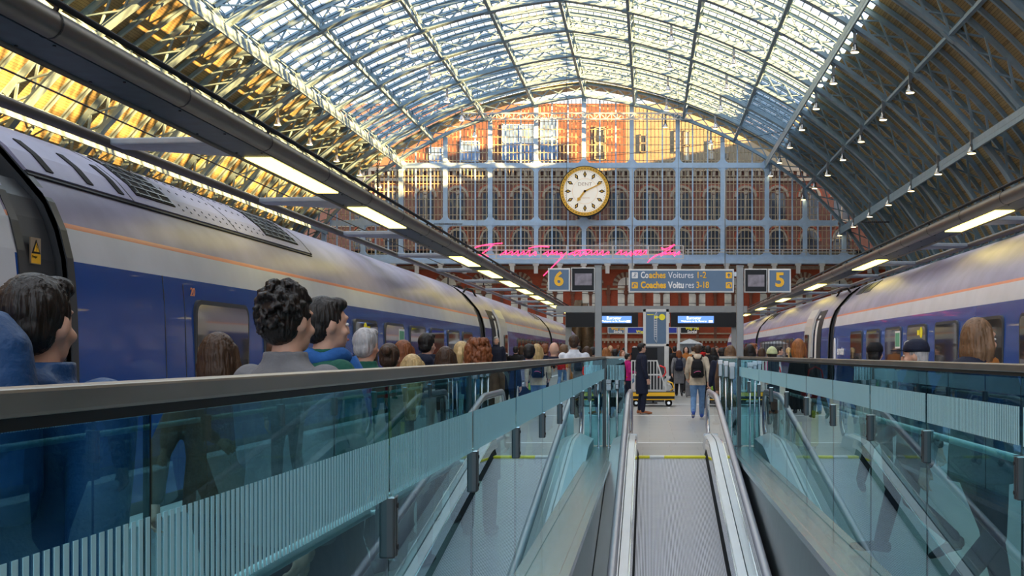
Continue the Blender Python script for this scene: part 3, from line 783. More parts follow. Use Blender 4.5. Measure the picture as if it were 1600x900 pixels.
# ------------------------------------------------------------------ lighting canopies over the platform edges
def canopy(label, sg, xn, lights, brk, xpipe, name):
    t = thing('platform_canopy', label, 'canopy', (sg * xn, 0, 3.95), 0)
    y0, y1 = -6, 76.5
    X = lambda d: sg * (xn + d)     # d = outwards from the nose centre
    sec = [(.02 + .11 * cos(a) * -1, 4.05 + .115 * sin(a)) for a in [(-pi / 2 + pi * j / 10) for j in range(11)]]
    sec = [(-.11 * cos(-pi / 2 + pi * j / 10), 4.05 + .115 * sin(-pi / 2 + pi * j / 10)) for j in range(11)]
    poly = [(X(a), z) for a, z in sec] + [(X(.44), 4.08), (X(.44), 4.0), (X(.08), 3.985)]
    g = MB(); g.prism(poly, y0, y1, 'y', 0, True); o = g.build('nose_fairing', CANOPY, t)
    for p in o.data.polygons: p.use_smooth = len(p.vertices) == 4
    o.data.set_sharp_from_angle(angle=radians(40))
    g = MB(); y = y0
    while y < y1: g.ring(.1155, .118, y, y + .02, 16, 'y', (X(0), 4.05)); y += 2.5
    g.build('fairing_joints', DARK, t)
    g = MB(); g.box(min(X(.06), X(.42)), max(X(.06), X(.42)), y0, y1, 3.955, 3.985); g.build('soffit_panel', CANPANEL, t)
    g = MB(); y = y0 + .4
    while y < 45:
        for d in (.09, .39): g.tube([(X(d), y, 3.945), (X(d), y, 3.957)], .014, 8)
        y += 1.24
    g.build('soffit_bolts', DARK, t)  # bolt heads in two rows under the soffit
    g = MB(); g.tube([(X(.455), y0, 3.965), (X(.455), y1, 3.965)], .038, 12); g.build('side_rail', CANOPY, t)
    g = MB(); g.tube([(X(-.08), y0, 4.20), (X(-.08), y1, 4.20)], .028, 8)
    y = y0
    while y < y1: g.bar((X(-.04), y, 4.1), (X(-.08), y, 4.2), .03); y += 5
    g.build('cable_rail', DARK, t)
    g = MB(); g.tube([(sg * xpipe, y0, 3.99), (sg * xpipe, y1, 3.99)], .06, 12); g.build('outer_pipe', CANOPY, t)
    for y in brk:
        g = MB(); pts = [(X(.44), y - .25), (X(.44), y + .75), (sg * (xpipe - .05), y + .18), (sg * (xpipe - .05), y - .14)]
        g.prism(pts, 3.95, 4.03, 'z'); g.build('wing_bracket', BRACKET, t, bevel=.02)
    for (a, b) in lights:
        g = MB(); g.box(min(X(.08), X(.40)), max(X(.08), X(.40)), a, b, 3.938, 3.96); lp = g.build('light_panel', LIGHT, t)
    return t
LL = [(14.55 + 4.95 * k, 17.7 + 4.95 * k) for k in range(13) if k != 2]
canopy('long grey lighting canopy running above the left train, lamps along its underside', -1, 4.55, LL, [3.4 + 5.2 * k for k in range(15)], 6.25, 'l')
LR = [(19.9, 23.3), (30.4, 34.0), (41, 44.6)] + [(51.5, 54.7), (62, 65.2), (72, 75)]
canopy('long grey lighting canopy running above the right train', 1, 5.70, LR, [6.0 + 5.2 * k for k in range(14)], 7.18, 'r')
# ------------------------------------------------------------------ the moving walkway in the well
YT = 18.0; SL = .163
def zb(y):
    d = YT + .3 - y
    if d <= 0: return 0.
    return -SL * d * d / 1.2 if d < .6 else -SL * (d - .3)
def sweep(mb, poly, y0, y1, side=1, step=.3, mi=0, flat=False):
    """cross-section poly [(dx from walkway centre, height above belt)] swept along the walkway's slope"""
    ys = []; y = y0
    while y < y1 - 1e-6: ys.append(y); y += (step if y < YT - 1.2 else .1)
    ys.append(y1); k = len(poly); vs = []; fs = []
    for y in ys: vs += [(XW + side * a, y, h + zb(y)) for a, h in poly]
    for i in range(len(ys) - 1):
        for j in range(k): fs.append((i * k + j, i * k + (j + 1) % k, (i + 1) * k + (j + 1) % k, (i + 1) * k + j))
    fs += [tuple(range(k)), tuple(len(vs) - 1 - j for j in range(k))]
    mb.add(vs, fs, mi); return mb
YB = 2.0
mw = thing('moving_walkway', 'inclined moving walkway rising between the glass screens to the platform', 'moving walkway', (XW, YT, 0))
g = MB(); sweep(g, [(-.5, 0), (.5, 0), (.5, -.08), (-.5, -.08)], YB, YT - .1); g.build('belt', BELT, mw)
g = MB(); g.box(XW - .52, XW + .52, YT - .1, YT - .02, -.1, .002, 1); g.box(XW - .52, XW - .3, YT - .02, YT + .12, -.1, .006, 0)
xs = [-.52, -.32, -.12, .52]
g = MB(); g.box(XW - .52, XW - .34, YT - .08, YT + .09, -.08, .007, 0); g.box(XW - .34, XW - .12, YT - .08, YT + .09, -.08, .007, 1); g.box(XW - .12, XW + .52, YT - .08, YT + .09, -.08, .007, 0)
g.build('comb_edge', [YELB, WHITE], mw)['label'] = 'yellow and white comb edge'
g = MB(); g.box(XW - .95, XW + .95, YT + .09, YE + .3, -.08, .004); g.build('landing_plate', PAVE, mw)
for sd in (-1, 1):
    g = MB(); sweep(g, [(.495, -.02), (.545, -.02), (.545, .11), (.525, .09)], YB, YT + .3, sd); g.build('skirt_brush', RUBBER, mw)
    g = MB(); sweep(g, [(.525, .09), (.545, .09), (.56, .22), (.545, .22)], YB, YT + .6, sd); g.build('skirt', CHROME, mw)
    g = MB(); sweep(g, [(.545, .20), (.565, .225), (.655, .25), (.655, .0), (.545, 0)], YB, YE - .4, sd)
    g.prism([(YE - .4, 0), (YE - .4, .25), (YE - .1, .16), (YE + .05, 0)], XW + sd * .545, XW + sd * .655, 'x')
    g.build('inner_deck', SATIN, mw)
    g = MB(); sweep(g, [(.675, .25), (.72, .25), (.93, .16), (.93, -.5), (.675, -.5)], YB, YE - .3, sd); g.build('outer_deck', SATIN, mw)
    # glass side with a round end, and the handrail over it
    yc = YE + .35; rr = .34; zc_ = .54
    ys = [YB + i * .4 for i in range(int((YT - 1.2 - YB) / .4) + 1)] + [YT - 1 + .15 * i for i in range(int((yc - YT + 1) / .15))]
    top = [(y, zb(y) + .88) for y in ys if y < yc]; bot = [(y, zb(y) + .2) for y in ys if y < yc]
    arc = [(yc + rr * cos(a), zc_ + rr * sin(a)) for a in [pi / 2 - pi * j / 12 for j in range(13)]]
    pg = MB(); x0 = XW + sd * .66; x1 = XW + sd * .672
    vs = []; fs = []
    for (y, zt_), (_, zl) in zip(top, bot): vs += [(x0, y, zl), (x0, y, zt_), (x1, y, zt_), (x1, y, zl)]
    for i in range(len(top) - 1):
        for q in range(4): fs.append((i * 4 + q, i * 4 + (q + 1) % 4, i * 4 + 4 + (q + 1) % 4, i * 4 + 4 + q))
    n4 = (len(top) - 1) * 4; fs += [(0, 1, 2, 3), (n4 + 3, n4 + 2, n4 + 1, n4)]
    pg.add(vs, fs); pg.prism([(top[-1][0] + .002, top[-1][1])] + arc + [(bot[-1][0] + .002, bot[-1][1])], x0, x1, 'x')
    pg.build('side_glass', TGLASS, mw)
    xm = XW + sd * .667
    path = [(xm, y, z + .035) for y, z in top] + [(xm, yc + (rr + .035) * cos(a), zc_ + (rr + .035) * sin(a)) for a in [pi / 2 - pi * j / 12 for j in range(13)]]
    HR = mat('handrail_grey_rubber', (.30, .285, .33), .3, 0, var=.05, coat=.3)
    g = MB()
    for p, q in zip(path[:-1], path[1:]): pass
    g.tube(path, .042, 12, sy=1.); g.build('handrail', HR, mw)
    g = MB(); g.tube([(xm, p[1] - (0 if p[1] < yc else .045 * (p[1] - yc) / rr), p[2] - .055 if p[1] < yc + .02 else zc_ + (p[2] - zc_) * .86) for p in path], .018, 8); g.build('handrail_guide', CHROME, mw)
    g = MB(); g.prism(rrect(YE + .08, YE + .36, .26, .80, .05), XW + sd * .655, XW + sd * .660, 'x', 0)
    for i in range(4): g.prism(rrect(YE + .12 + .055 * i, YE + .155 + .055 * i, .46, .60, .015), XW + sd * .652, XW + sd * .656, 'x', 1)
    g.prism(rrect(YE + .14, YE + .30, .68, .70, .008), XW + sd * .652, XW + sd * .656, 'x', 1); g.prism(rrect(YE + .16, YE + .28, .36, .375, .006), XW + sd * .652, XW + sd * .656, 'x', 1)
    g.build('safety_notice', [SIGNW, SIGNB], mw)
# ------------------------------------------------------------------ glass screens along both sides of the well
def screen(label, X, inward, joint0, zs0, zs1):
    t = thing('glass_balustrade', label, 'balustrade', (X, 8, 0))
    ZT = 1.51; y0 = joint0 - 1.64 * (2 if joint0 > 1 else 1)
    js = []; y = y0
    while y < YE - .6: js.append(y); y += 1.64
    js.append(YE)
    for a, b in zip(js[:-1], js[1:]):
        g = MB(); g.box(X - .006, X + .006, a + .005, b - .005, .01, ZT - .035); p = g.build('glass_panel', GLASS, t)
        g = MB(); s = a + .02
        while s < b - .02:
            g.box(*sorted((X + inward * .0065, X + inward * .0075)), s, s + .0135, zs0, zs1); s += .025
        g.build('striped_film', STRIPE, p)
        g = MB(); g.box(X - .004, X + .004, b - .005, b + .005, .01, ZT - .035); g.build('joint_seal', RUBBER, t)
    for j in js[1:-1]:
        g = MB(); z = 1.05
        for (u, v) in ((j - .028, j - .003), (j + .003, j + .028)): g.box(X - .028, X + .028, u, v, z - .088, z + .088)
        c = g.build('clamp', CLAMP, t, bevel=.006)
        g = MB()
        for dz in (-.06, .06): g.tube([(X + inward * .024, j + .016, z + dz), (X + inward * .031, j + .016, z + dz)], .008, 8)
        g.build('clamp_bolt', DARK, c)
        g = MB(); g.box(X - .028, X + .028, j - .028, j + .028, z + .085, z + .091); g.build('clamp_cap', CHROME, c)
    g = MB(); g.box(X - .032, X + .032, y0, YE + .03, ZT - .034, ZT); r = g.build('top_rail', RAIL, t, bevel=.005)
    g = MB(); g.box(X - .02, X + .02, y0, YE + .02, ZT - .05, ZT - .034); g.build('rail_channel', DARK, t)
    g = MB(); zt_ = 1.085 if inward > 0 else 1.10; xt = X - inward * .075; g.tube([(xt, y0, zt_), (xt, YE - .1, zt_)], .019, 12)
    for j in js[1:-1]: g.tube([(xt, j + .05, zt_), (X - inward * .006, j + .05, zt_)], .008, 8)
    g.build('tube_handrail', mat('polished_tube', (.9, .9, .88), .22, .3, var=0), t)
    g = MB(); g.box(X - .035, X + .035, YE - .03, YE + .04, 0, ZT - .05); g.build('corner_post', CLAMP, t)
    # short return panel at the end
    xe = X + inward * .34; a, b = sorted((X + inward * .04, xe))
    g = MB(); g.box(a, b, YE - .006, YE + .006, .03, ZT - .035); p = g.build('return_panel', GLASS, t)
    g = MB(); s = a + .01
    while s < b - .01: g.box(s, s + .0135, YE - .0075, YE - .0065, zs0 - .02, zs1 + .06); s += .025
    g.build('striped_film', STRIPE, p)
    g = MB(); g.box(*sorted((X, xe)), YE - .032, YE + .032, ZT - .034, ZT); g.build('return_rail', RAIL, t)
    return t
screen('teal glass balustrade with metal top rail on the left of the moving walkway', XL, 1, .16, 1.134, 1.305)
screen('teal glass balustrade with metal top rail on the right of the moving walkway', XR, -1, 1.51, 1.18, 1.337)
# ------------------------------------------------------------------ portal posts and signs at the head of the walkway
D = 20.1
def board(name, label, x0, x1, y0, y1, D, face, group=None, depth=.09, frame=FRAME, cat='sign', bw=.025):
    a = px(x0, y0, D); b = px(x1, y1, D)
    t = thing(name, label, cat, ((a.x + b.x) / 2, D, b.z), 0, group)
    g = MB(); g.box(a.x, b.x, D, D + depth, b.z, a.z); g.build('casing', frame, t, bevel=.006)
    g = MB(); g.box(a.x + bw, b.x - bw, D - .004, D + .01, b.z + bw, a.z - bw); g.build('face', face, t)
    return t, a, b
for (x, lab) in ((px(935, 0, D).x, 'plain grey square post at the walkway head, left one, beside the 6 sign'), (px(1156, 0, D).x, 'plain grey square post at the walkway head, right one, beside the 5 sign')):
    t = thing('sign_post', lab, 'post', (x, D, 0), 0, 'posts at the walkway head')
    g = MB(); g.box(x - .058, x + .058, D - .06, D + .06, .02, px(0, 417, D).z); g.build('shaft', COLUMN, t, bevel=.008)
    g = MB(); g.box(x - .1, x + .1, D - .1, D + .1, 0, .02); g.build('base_plate', STAIND, t)
    g = MB(); g.box(x - .062, x + .062, D - .064, D + .064, px(0, 417, D).z, px(0, 415, D).z); g.build('cap', COLUMN, t)
t, a, b = board('platform_sign', 'square slate blue sign with a yellow 6 beside the left post', 856, 891, 419, 455, D - .05, SIGNB, depth=.1)
lettering('6', .33, YEL, t, (px(873.5, 437, D).x, D - .058, px(0, 437, D).z), align='CENTER', thick=.010)
t, a, b = board('platform_sign', 'square slate blue sign with a yellow 5 beside the right post', 1200, 1236, 420, 457, D - .05, SIGNB, depth=.1)
lettering('5', .33, YEL, t, (px(1218, 439, D).x, D - .058, px(0, 438.5, D).z), align='CENTER', thick=.010)
for (x0, x1, lab, y0) in ((892.5, 929.5, 'dark hanging monitor between the 6 sign and the left post', 418), (1163, 1199, 'dark hanging monitor between the right post and the 5 sign', 420)):
    t, a, b = board('monitor', lab, x0, x1, y0, y0 + 37, D - .05, BLACK, depth=.12, cat='screen', bw=.015)
    g = MB(); g.box(a.x + .06, b.x - .05, D - .058, D - .053, b.z + .10, a.z - .10); g.build('picture', CCTV, t)
t, a, b = board('direction_sign', 'long slate blue coach direction sign with yellow and white lettering', 982, 1147, 420.5, 457, D - .05, SIGNB, depth=.1)
yt = D - .058
def tx(s, xpx, xend, ypx, m, size=.15, th=.004):
    """lettering fitted between two points along the board"""
    o = lettering(s, size, m, t, (px(xpx, 0, D).x, yt, px(0, ypx, D).z), thick=th)
    xs = [v.co.x for v in o.data.vertices]; k = (xend - xpx) / 1860 * D / (max(xs) - min(xs)); o.data.transform(Matrix.Diagonal((k, 1, 1, 1))); return o
tx('Co', 1001, 1013, 430.5, WHITE); tx('aches', 1014.2, 1040, 430.5, YEL); tx('Voitures', 1044, 1083.5, 430.5, SIGNW, th=.001); tx('1-2', 1087.5, 1101, 430.5, YEL, th=.002)
tx('Coaches', 1001, 1040.5, 446, YEL, th=.006); tx('Voitu', 1044, 1069, 446, WHITE, th=.005); tx('res', 1070.2, 1083.5, 446, SIGNW, th=.001); tx('3-18', 1087.5, 1107, 446, YEL, th=.003)
def icon(xpx, ypx, kind, base, name):
    c = px(xpx, ypx, D); g = MB(); g.prism([(c.x + u, c.z + v) for u, v in rrect(-.052, .052, -.052, .052, .012)], yt - .002, yt + .004, mi=0)
    f = yt - .005
    if kind == 'up': g.box(c.x - .009, c.x + .009, f, yt, c.z - .035, c.z + .02, 1); g.prism([(c.x - .034, c.z + .002), (c.x, c.z + .036), (c.x + .034, c.z + .002), (c.x + .02, c.z - .006), (c.x, c.z + .014), (c.x - .02, c.z - .006)], f, yt, mi=1)
    elif kind == 'turn': g.ring(.02, .034, f, yt, 14, 'y', (c.x, c.z), 1, -.3, pi + .2); g.prism([(c.x + .008, c.z - .005), (c.x + .046, c.z - .005), (c.x + .027, c.z - .036)], f, yt, mi=1)
    elif kind == 'ramp': g.bar((c.x - .036, yt - .002, c.z - .03), (c.x + .03, yt - .002, c.z + .03), .012, .006, 1); g.box(c.x - .004, c.x + .008, f, yt, c.z - .03, c.z + .03, 1); g.ell((c.x + .004, yt - .002, c.z + .036), (.008, .003, .008), 8, 6, 1)
    elif kind == 'back': g.ring(.018, .032, f, yt, 14, 'y', (c.x, c.z), 1, -.2, pi * 1.2); g.prism([(c.x - .046, c.z - .008), (c.x - .008, c.z - .008), (c.x - .027, c.z - .036)], f, yt, mi=1)
    g.build(name, [base, SIGNB], t)
icon(992, 430.5, 'ramp', WHITE, 'pictogram'); icon(992, 446, 'back', YEL, 'pictogram'); icon(1138.5, 430.5, 'up', YEL, 'pictogram'); icon(1138.5, 446, 'turn', YEL, 'pictogram')
for xx in (988, 1133): g = MB(); g.tube([px(xx, 421, D), px(xx, 421, D) + Vector((0, 0, 1.7))], .008, 6); g.build('hanger_rod', STAIND, t)
a = px(1146, 0, D).x; g = MB(); g.box(a - .01, px(1156, 0, D).x - .058, D - .03, D + .03, px(0, 432, D).z, px(0, 425, D).z); g.build('mounting_arm', STAIND, t)
# entrance sensor posts
def sensor(label, x, y, zt, bw, bh, white=True):
    t = thing('sensor_post', label, 'post', (x, y, 0), 0, 'sensor posts at the walkway entrance')
    g = MB(); g.tube([(x, y, 0), (x, y, zt - bh)], .017, 10); g.build('pole', STAIN, t)
    g = MB(); g.box(x - bw / 2, x + bw / 2, y - .05, y + .05, zt - bh, zt - .07); g.build('sensor_box', STAIND, t, bevel=.01)
    g = MB(); g.box(x - bw / 2 - .002, x + bw / 2 + .002, y - .052, y + .052, zt - .07, zt); g.build('box_top', SIGNW if white else STAIND, t, bevel=.008)
    g = MB(); g.tube([(x, y, 0), (x, y, .015)], .05, 14); g.build('base', STAIN, t)
sensor('white-topped sensor post beside the right screen, nearest the walkway', px(1126, 0, 19.62).x, 19.72, 1.45, .07, .27)
sensor('white-topped sensor post beside the right screen, middle of three', px(1134.5, 0, 19.58).x, 19.60, 1.43, .07, .26)
sensor('widest white-topped sensor post beside the right screen', px(1143.5, 0, 19.5).x, 19.48, 1.41, .09, .27)
sensor('dark sensor post just right of the left corner post', px(951, 0, 19.55).x, 19.55, 1.13, .09, .18, False)
sensor('dark sensor post close to the left handrail end', px(964, 0, 19.6).x, 19.6, 1.12, .06, .15, False)
# ------------------------------------------------------------------ platform furniture beyond the well
# totem with the train diagram
D = 40.
a = px(1005, 483, D); b = px(1045, 541, D)
t = thing('information_totem', 'tall blue totem board showing a train diagram and a yellow disc', 'sign', ((a.x + b.x) / 2, D, 0))
g = MB(); g.box(a.x, a.x + .09, D, D + .12, 0, a.z); g.box(b.x - .09, b.x, D, D + .12, 0, a.z); g.box(a.x, b.x, D, D + .12, a.z - .09, a.z); g.box(a.x, b.x, D, D + .12, b.z, b.z + .08); g.build('frame', FRAME, t)
g = MB(); g.box(a.x + .09, b.x - .09, D + .01, D + .1, b.z + .08, a.z - .09); g.build('panel', SIGNB, t)
g = MB(); cx = px(1024.5, 0, D).x; zt_ = px(0, 487.5, D).z; zl = px(0, 535.5, D).z
def dl(p, q, w_=.014, mi=0): g.bar((p[0], D - .002, p[1]), (q[0], D - .002, q[1]), w_, .01, mi, up=(0, 1, 0))
for e, sgn in ((zt_, -1), (zl, 1)):
    dl((cx - .05, e + sgn * .14), (cx + .03, e)); dl((cx + .03, e), (cx + .04, e + sgn * .10)); dl((cx - .05, e + sgn * .14), (cx - .05, e + sgn * .19))
dl((cx - .05, zt_ - .19), (cx - .05, zl + .19)); dl((cx + .04, zt_ - .10), (cx + .04, zl + .10)); z = zt_ - .28
while z > zl + .18: dl((cx - .05, z), (cx + .04, z), .022); z -= .06
g.build('train_diagram', SIGNW, t)
g = MB(); c = px(1034.5, 495.5, D); g.ring(0, .105, D - .006, D + .005, 24, 'y', (c.x, c.z)); g.prism([(c.x - .20, c.z), (c.x - .14, c.z + .05), (c.x - .14, c.z + .018), (c.x - .09, c.z + .018), (c.x - .09, c.z - .018), (c.x - .14, c.z - .018), (c.x - .14, c.z - .05)], D - .006, D)
g.box(cx - .05, cx + .04, D - .006, D, c.z - .05, c.z + .05); g.box(cx - .29, cx - .06, D - .006, D, c.z + .07, c.z + .095); g.build('yellow_marker', YELB, t)
# header beam with two lit screens
D = 48.
a = px(884, 478, D); b = px(1152, 488, D)
g = MB(); g.box(a.x - .4, b.x + .4, D, D + .35, b.z, a.z)
for x in (a.x + .1, b.x - .1):
    g.box(x - .12, x + .12, D + .1, D + .3, 0, b.z)
struct('beam_header', g, COLUMN)
for (x0, x1, lab, s0, s1, nm) in ((884, 997, 'black header board left of the totem with a lit blue welcome screen', 938, 987, 0), (1048, 1151, 'black header board right of the totem with a lit blue welcome screen', 1059, 1115, 1)):
    t, a, b = board('header_board', lab, x0, x1, 488.5, 511, D - .12, BLACK, depth=.3, frame=DARK, cat='sign', bw=.03)
    p = px(s0, 494, D); q = px(s1, 505, D)
    g = MB(); g.box(p.x, q.x, D - .14, D - .122, q.z, p.z); sc_ = g.build('screen', SCREEN, t)
    xm = (p.x + q.x) / 2 - .08
    for (txt, sz, zz) in (('Eurostar', .17, 497.3), ('Welcome to St. Pancras', .105, 502)):
        lettering(txt, sz, SCRTXT, sc_, (xm, D - .146, px(0, zz, D).z), align='CENTER')
    g = MB(); g.box(q.x - .2, q.x - .05, D - .146, D - .14, q.z + .03, q.z + .11); g.build('clock_readout', SCRTXT, sc_)
# hanging way-out signs further on
D = 60.
def wsign(label, x0, x1, y0, y1, m, lines, posts_, D=D):
    t, a, b = board('way_out_sign', label, x0, x1, y0, y1, D, m, depth=.15, cat='sign', bw=.03)
    for (txt, xx, yy, mm, sz) in lines: lettering(txt, sz, mm, t, (px(xx, 0, D).x, D - .008, px(0, yy, D).z), thick=.006)
    g = MB()
    for xx in posts_: x = px(xx, 0, D).x; g.box(x - .06, x + .06, D + .02, D + .14, 0, a.z)
    g.build('post', FRAME, t)
wsign('small slate way out sign left of the totem', 949.5, 975.5, 511, 521, SIGNB, [('Way out', 955, 513.6, YEL, .19), ('Sortie', 959, 518.3, WHITE, .17)], (978,))
wsign('royal blue band sign partly hidden behind the totem', 980, 1058, 511, 521, SIGNR, [('Way out', 994, 518.3, YELB, .2)], (1010,), D=60.6)
wsign('small dark way out sign right of the totem', 1063, 1089, 511, 521, DARK, [('Way out', 1071, 513.2, YELB, .19), ('Sortie', 1074, 518.3, WHITE, .19)], (1060.5,))
# gazebo far away
D = 78.; a = px(1058, 545, D); b = px(1098, 553, D); c = px(1070, 529, D)
t = thing('gazebo', 'small grey pitched tent on the concourse beyond the totem', 'tent', ((a.x + b.x) / 2, D, 0))
g = MB(); e = px(0, 537, D).z; m_ = ((a.x + b.x) / 2, D + .9, c.z)
g.add([(a.x, D, e), (b.x, D, e), (b.x, D + 1.8, e), (a.x, D + 1.8, e), m_], [(0, 1, 4), (1, 2, 4), (2, 3, 4), (3, 0, 4), (3, 2, 1, 0)]); g.build('roof', CANVAS, t)
for x in (a.x + .05, b.x - .05):
    for y in (D + .05, D + 1.75): g = MB(); g.box(x - .03, x + .03, y - .03, y + .03, 0, e); g.build('leg', FRAME, t)
g = MB(); g.box(a.x + .1, b.x - .1, D + 1.7, D + 1.75, .3, e); g.build('back_sheet', CANVAS, t)
# dark bronze sculpture (plain stand-in) far down the concourse
D = 112.; c = px(909, 470, D)
t = thing('bronze_sculpture', 'tall dark bronze sculpture rising behind the left header board', 'sculpture', (c.x, D, 0))
g = MB(); g.box(c.x - 1.1, c.x + 1.1, D - 1.1, D + 1.1, 0, 1.2); g.build('plinth', STONE, t)
g = MB(); g.stack([(c.x - .5, D, 1.2, .5, .5), (c.x - .45, D, 3.2, .65, .6), (c.x - .4, D, 4.6, .75, .6), (c.x - .35, D, 5.6, .5, .45), (c.x - .3, D, 6.6, .35, .35)], 16)
g.stack([(c.x + .5, D, 1.2, .55, .5), (c.x + .5, D, 3.4, .7, .6), (c.x + .4, D, 4.6, .7, .6), (c.x + .3, D, 5.5, .45, .4), (c.x + .25, D, 6.3, .33, .33)], 16); g.build('form', BRONZE, t)
# luggage trolley and black kiosk
D = 35.; a = px(986, 612, D); b = px(1054, 625, D)
t = thing('luggage_trolley', 'yellow and black flat luggage trolley with white barred cage', 'trolley', ((a.x + b.x) / 2, D, 0))
g = MB(); g.box(a.x, b.x, D, D + .9, b.z, a.z, 1); g.box(a.x - .005, b.x + .005, D - .01, D + .91, a.z - .13, a.z - .02, 0); g.box(a.x - .005, b.x + .005, D - .01, D + .91, b.z, b.z + .03, 0); g.build('platform_bed', [YEL, DARK], t)
for xw in (px(994, 0, D).x, px(1045, 0, D).x):
    for yy in (D + .1, D + .8):
        g = MB(); g.ring(.03, .105, yy - .03, yy + .03, 20, 'y', (xw, .105)); wh = g.build('wheel', RUBBER, t)
        g = MB(); g.ring(0, .045, yy - .035, yy + .035, 14, 'y', (xw, .105)); g.bar((xw, yy, .105), (xw, yy, .24), .04); g.build('hub', CHROME, wh)
g = MB(); zt_ = px(0, 563, D).z; zm = px(0, 585, D).z; z0_ = px(0, 610, D).z; xr = px(1026, 0, D).x; xr2 = px(1041, 0, D).x
for yy in (D + .08, D + .82):
    g.box(a.x, xr, yy - .015, yy + .015, zt_ - .03, zt_); g.box(a.x, px(1034, 0, D).x, yy - .015, yy + .015, zm - .03, zm); g.box(a.x, xr2, yy - .015, yy + .015, z0_ - .05, z0_)
    g.bar((xr, yy, zt_), (xr2, yy, z0_), .04); k = 0
    while a.x + k < xr2 - .02:
        x = a.x + k; zz = zt_ if x < xr else zt_ + (z0_ - zt_) * (x - xr) / (xr2 - xr); g.box(x, x + .025, yy - .012, yy + .012, z0_, zz); k += .094
g.build('cage_grille', FRAME, t)
for (x0, sgn) in ((a.x - .12, -1), (xr + .12, 1)):
    g = MB(); c = px(972 if sgn < 0 else 1036, 580, D); g.tube([(c.x + sgn * .0 + .1 * -sgn, D + .3, c.z + .16), (c.x + sgn * .06, D + .3, c.z + .10), (c.x + sgn * .08, D + .3, c.z - .05), (c.x + sgn * .02, D + .3, c.z - .15), (c.x - sgn * .15, D + .3, c.z - .19)], .025, 8)
    g.build('red_handle', mat('red_plastic', (.75, .02, .02), .35), t)
g = MB(); e = px(1043, 600, D); g.tube([(e.x, D + .1, e.z + .08), (e.x + .15, D + .1, e.z + .02), (e.x + .19, D + .1, e.z - .12), (e.x + .08, D + .1, e.z - .2)], .02, 8); g.tube([(e.x, D + .1, e.z), (e.x + .1, D + .1, e.z - .05), (e.x + .14, D + .1, e.z - .16)], .018, 8, 1); g.build('tow_hook', [YEL, FRAME], t)
D = 37.2; a = px(987, 543, D); b = px(1027, 590, D)
t = thing('display_kiosk', 'black flat display board standing behind the luggage trolley', 'kiosk', ((a.x + b.x) / 2, D, 0))
g = MB(); g.box(a.x, b.x, D, D + .1, .9, a.z); g.build('board', BLACK, t, bevel=.01)
g = MB(); g.box(a.x + .1, a.x + .16, D + .02, D + .08, .03, .9); g.box(b.x - .16, b.x - .1, D + .02, D + .08, .03, .9); g.box(a.x, b.x, D - .2, D + .3, 0, .03); g.build('stand', DARK, t)
D = 38.6; a = px(1008, 541, D); b = px(1038, 600, D)
t = thing('ticket_machine', 'tall dark machine with pale side rail behind the black board', 'machine', ((a.x + b.x) / 2, D, 0))
g = MB(); g.box(a.x, b.x, D, D + .5, 0, a.z); g.build('cabinet', TRAING, t, bevel=.02); g = MB(); g.box(b.x, b.x + .06, D, D + .06, 0, a.z); g.box(b.x - .02, b.x + .2, D, D + .06, .75, .83); g.build('side_rail', FRAME, t)
# ------------------------------------------------------------------ clock
D = 129.6; c = px(914, 299, D); r = 39 / 1860 * D
t = thing('station_clock', 'great round clock with cream dial and gilded rim hanging on the glazed screen', 'clock', (c.x, D, c.z))
g = MB(); g.ring(0, r * 1.0, D + .05, D + .75, 64, 'y', (c.x, c.z)); g.ring(r * .985, r * 1.02, D - .12, D + .6, 64, 'y', (c.x, c.z)); g.build('case', DARK, t)
g = MB(); g.box(c.x - .5, c.x + .5, D + .7, yg - .1, c.z - .5, c.z + .5); g.build('wall_mount', DARK, t)
g = MB(); g.ring(r * .855, r * .985, D - .2, D + .06, 64, 'y', (c.x, c.z)); rim = g.build('rim', GOLD, t)
g = MB()
for i in range(48): a = 2 * pi * i / 48; g.ell((c.x + r * .92 * cos(a), D - .2, c.z + r * .92 * sin(a)), (.055, .03, .055), 8, 6)
g.build('rim_studs', DARK, rim)
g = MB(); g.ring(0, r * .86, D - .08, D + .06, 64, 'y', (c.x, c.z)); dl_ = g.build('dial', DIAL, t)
def onring(rad, a): return (c.x + r * rad * sin(a), c.z + r * rad * cos(a))
for i in range(12):
    a = 2 * pi * i / 12; g = MB()
    for (h, w_, y, mi) in ((.14, .072, D - .1, 0), (.075, .034, D - .12, 1)):
        u = Vector((sin(a), cos(a))); v = Vector((cos(a), -sin(a))); m_ = Vector(onring(.68, a))
        pts = [m_ + u * h * r, m_ + v * w_ * r, m_ - u * h * r, m_ - v * w_ * r]; g.prism([tuple(p) for p in pts], y, D - .07, mi=mi)
    g.build('hour_marker', [BLACK, GOLD], t)
g = MB()
for i in range(60): p = onring(.80, 2 * pi * i / 60); g.box(p[0] - .028, p[0] + .028, D - .09, D - .07, p[1] - .028, p[1] + .028)
g.ring(r * .50, r * .507, D - .085, D - .07, 48, 'y', (c.x, c.z), 1); g.build('minute_dots', [BLACK, GOLD], t)
lettering('DENT', .52, mat('dial_lettering', (.25, .20, .14), .5, var=0), t, (c.x, D - .085, c.z + r * .28), align='CENTER', sx=1.15, thick=-.004)
lettering('LONDON', .2, mat('faint_dial_lettering', (.60, .5, .36), .5, var=0), t, (c.x, D - .085, c.z - r * .27), align='CENTER', sx=1.2)
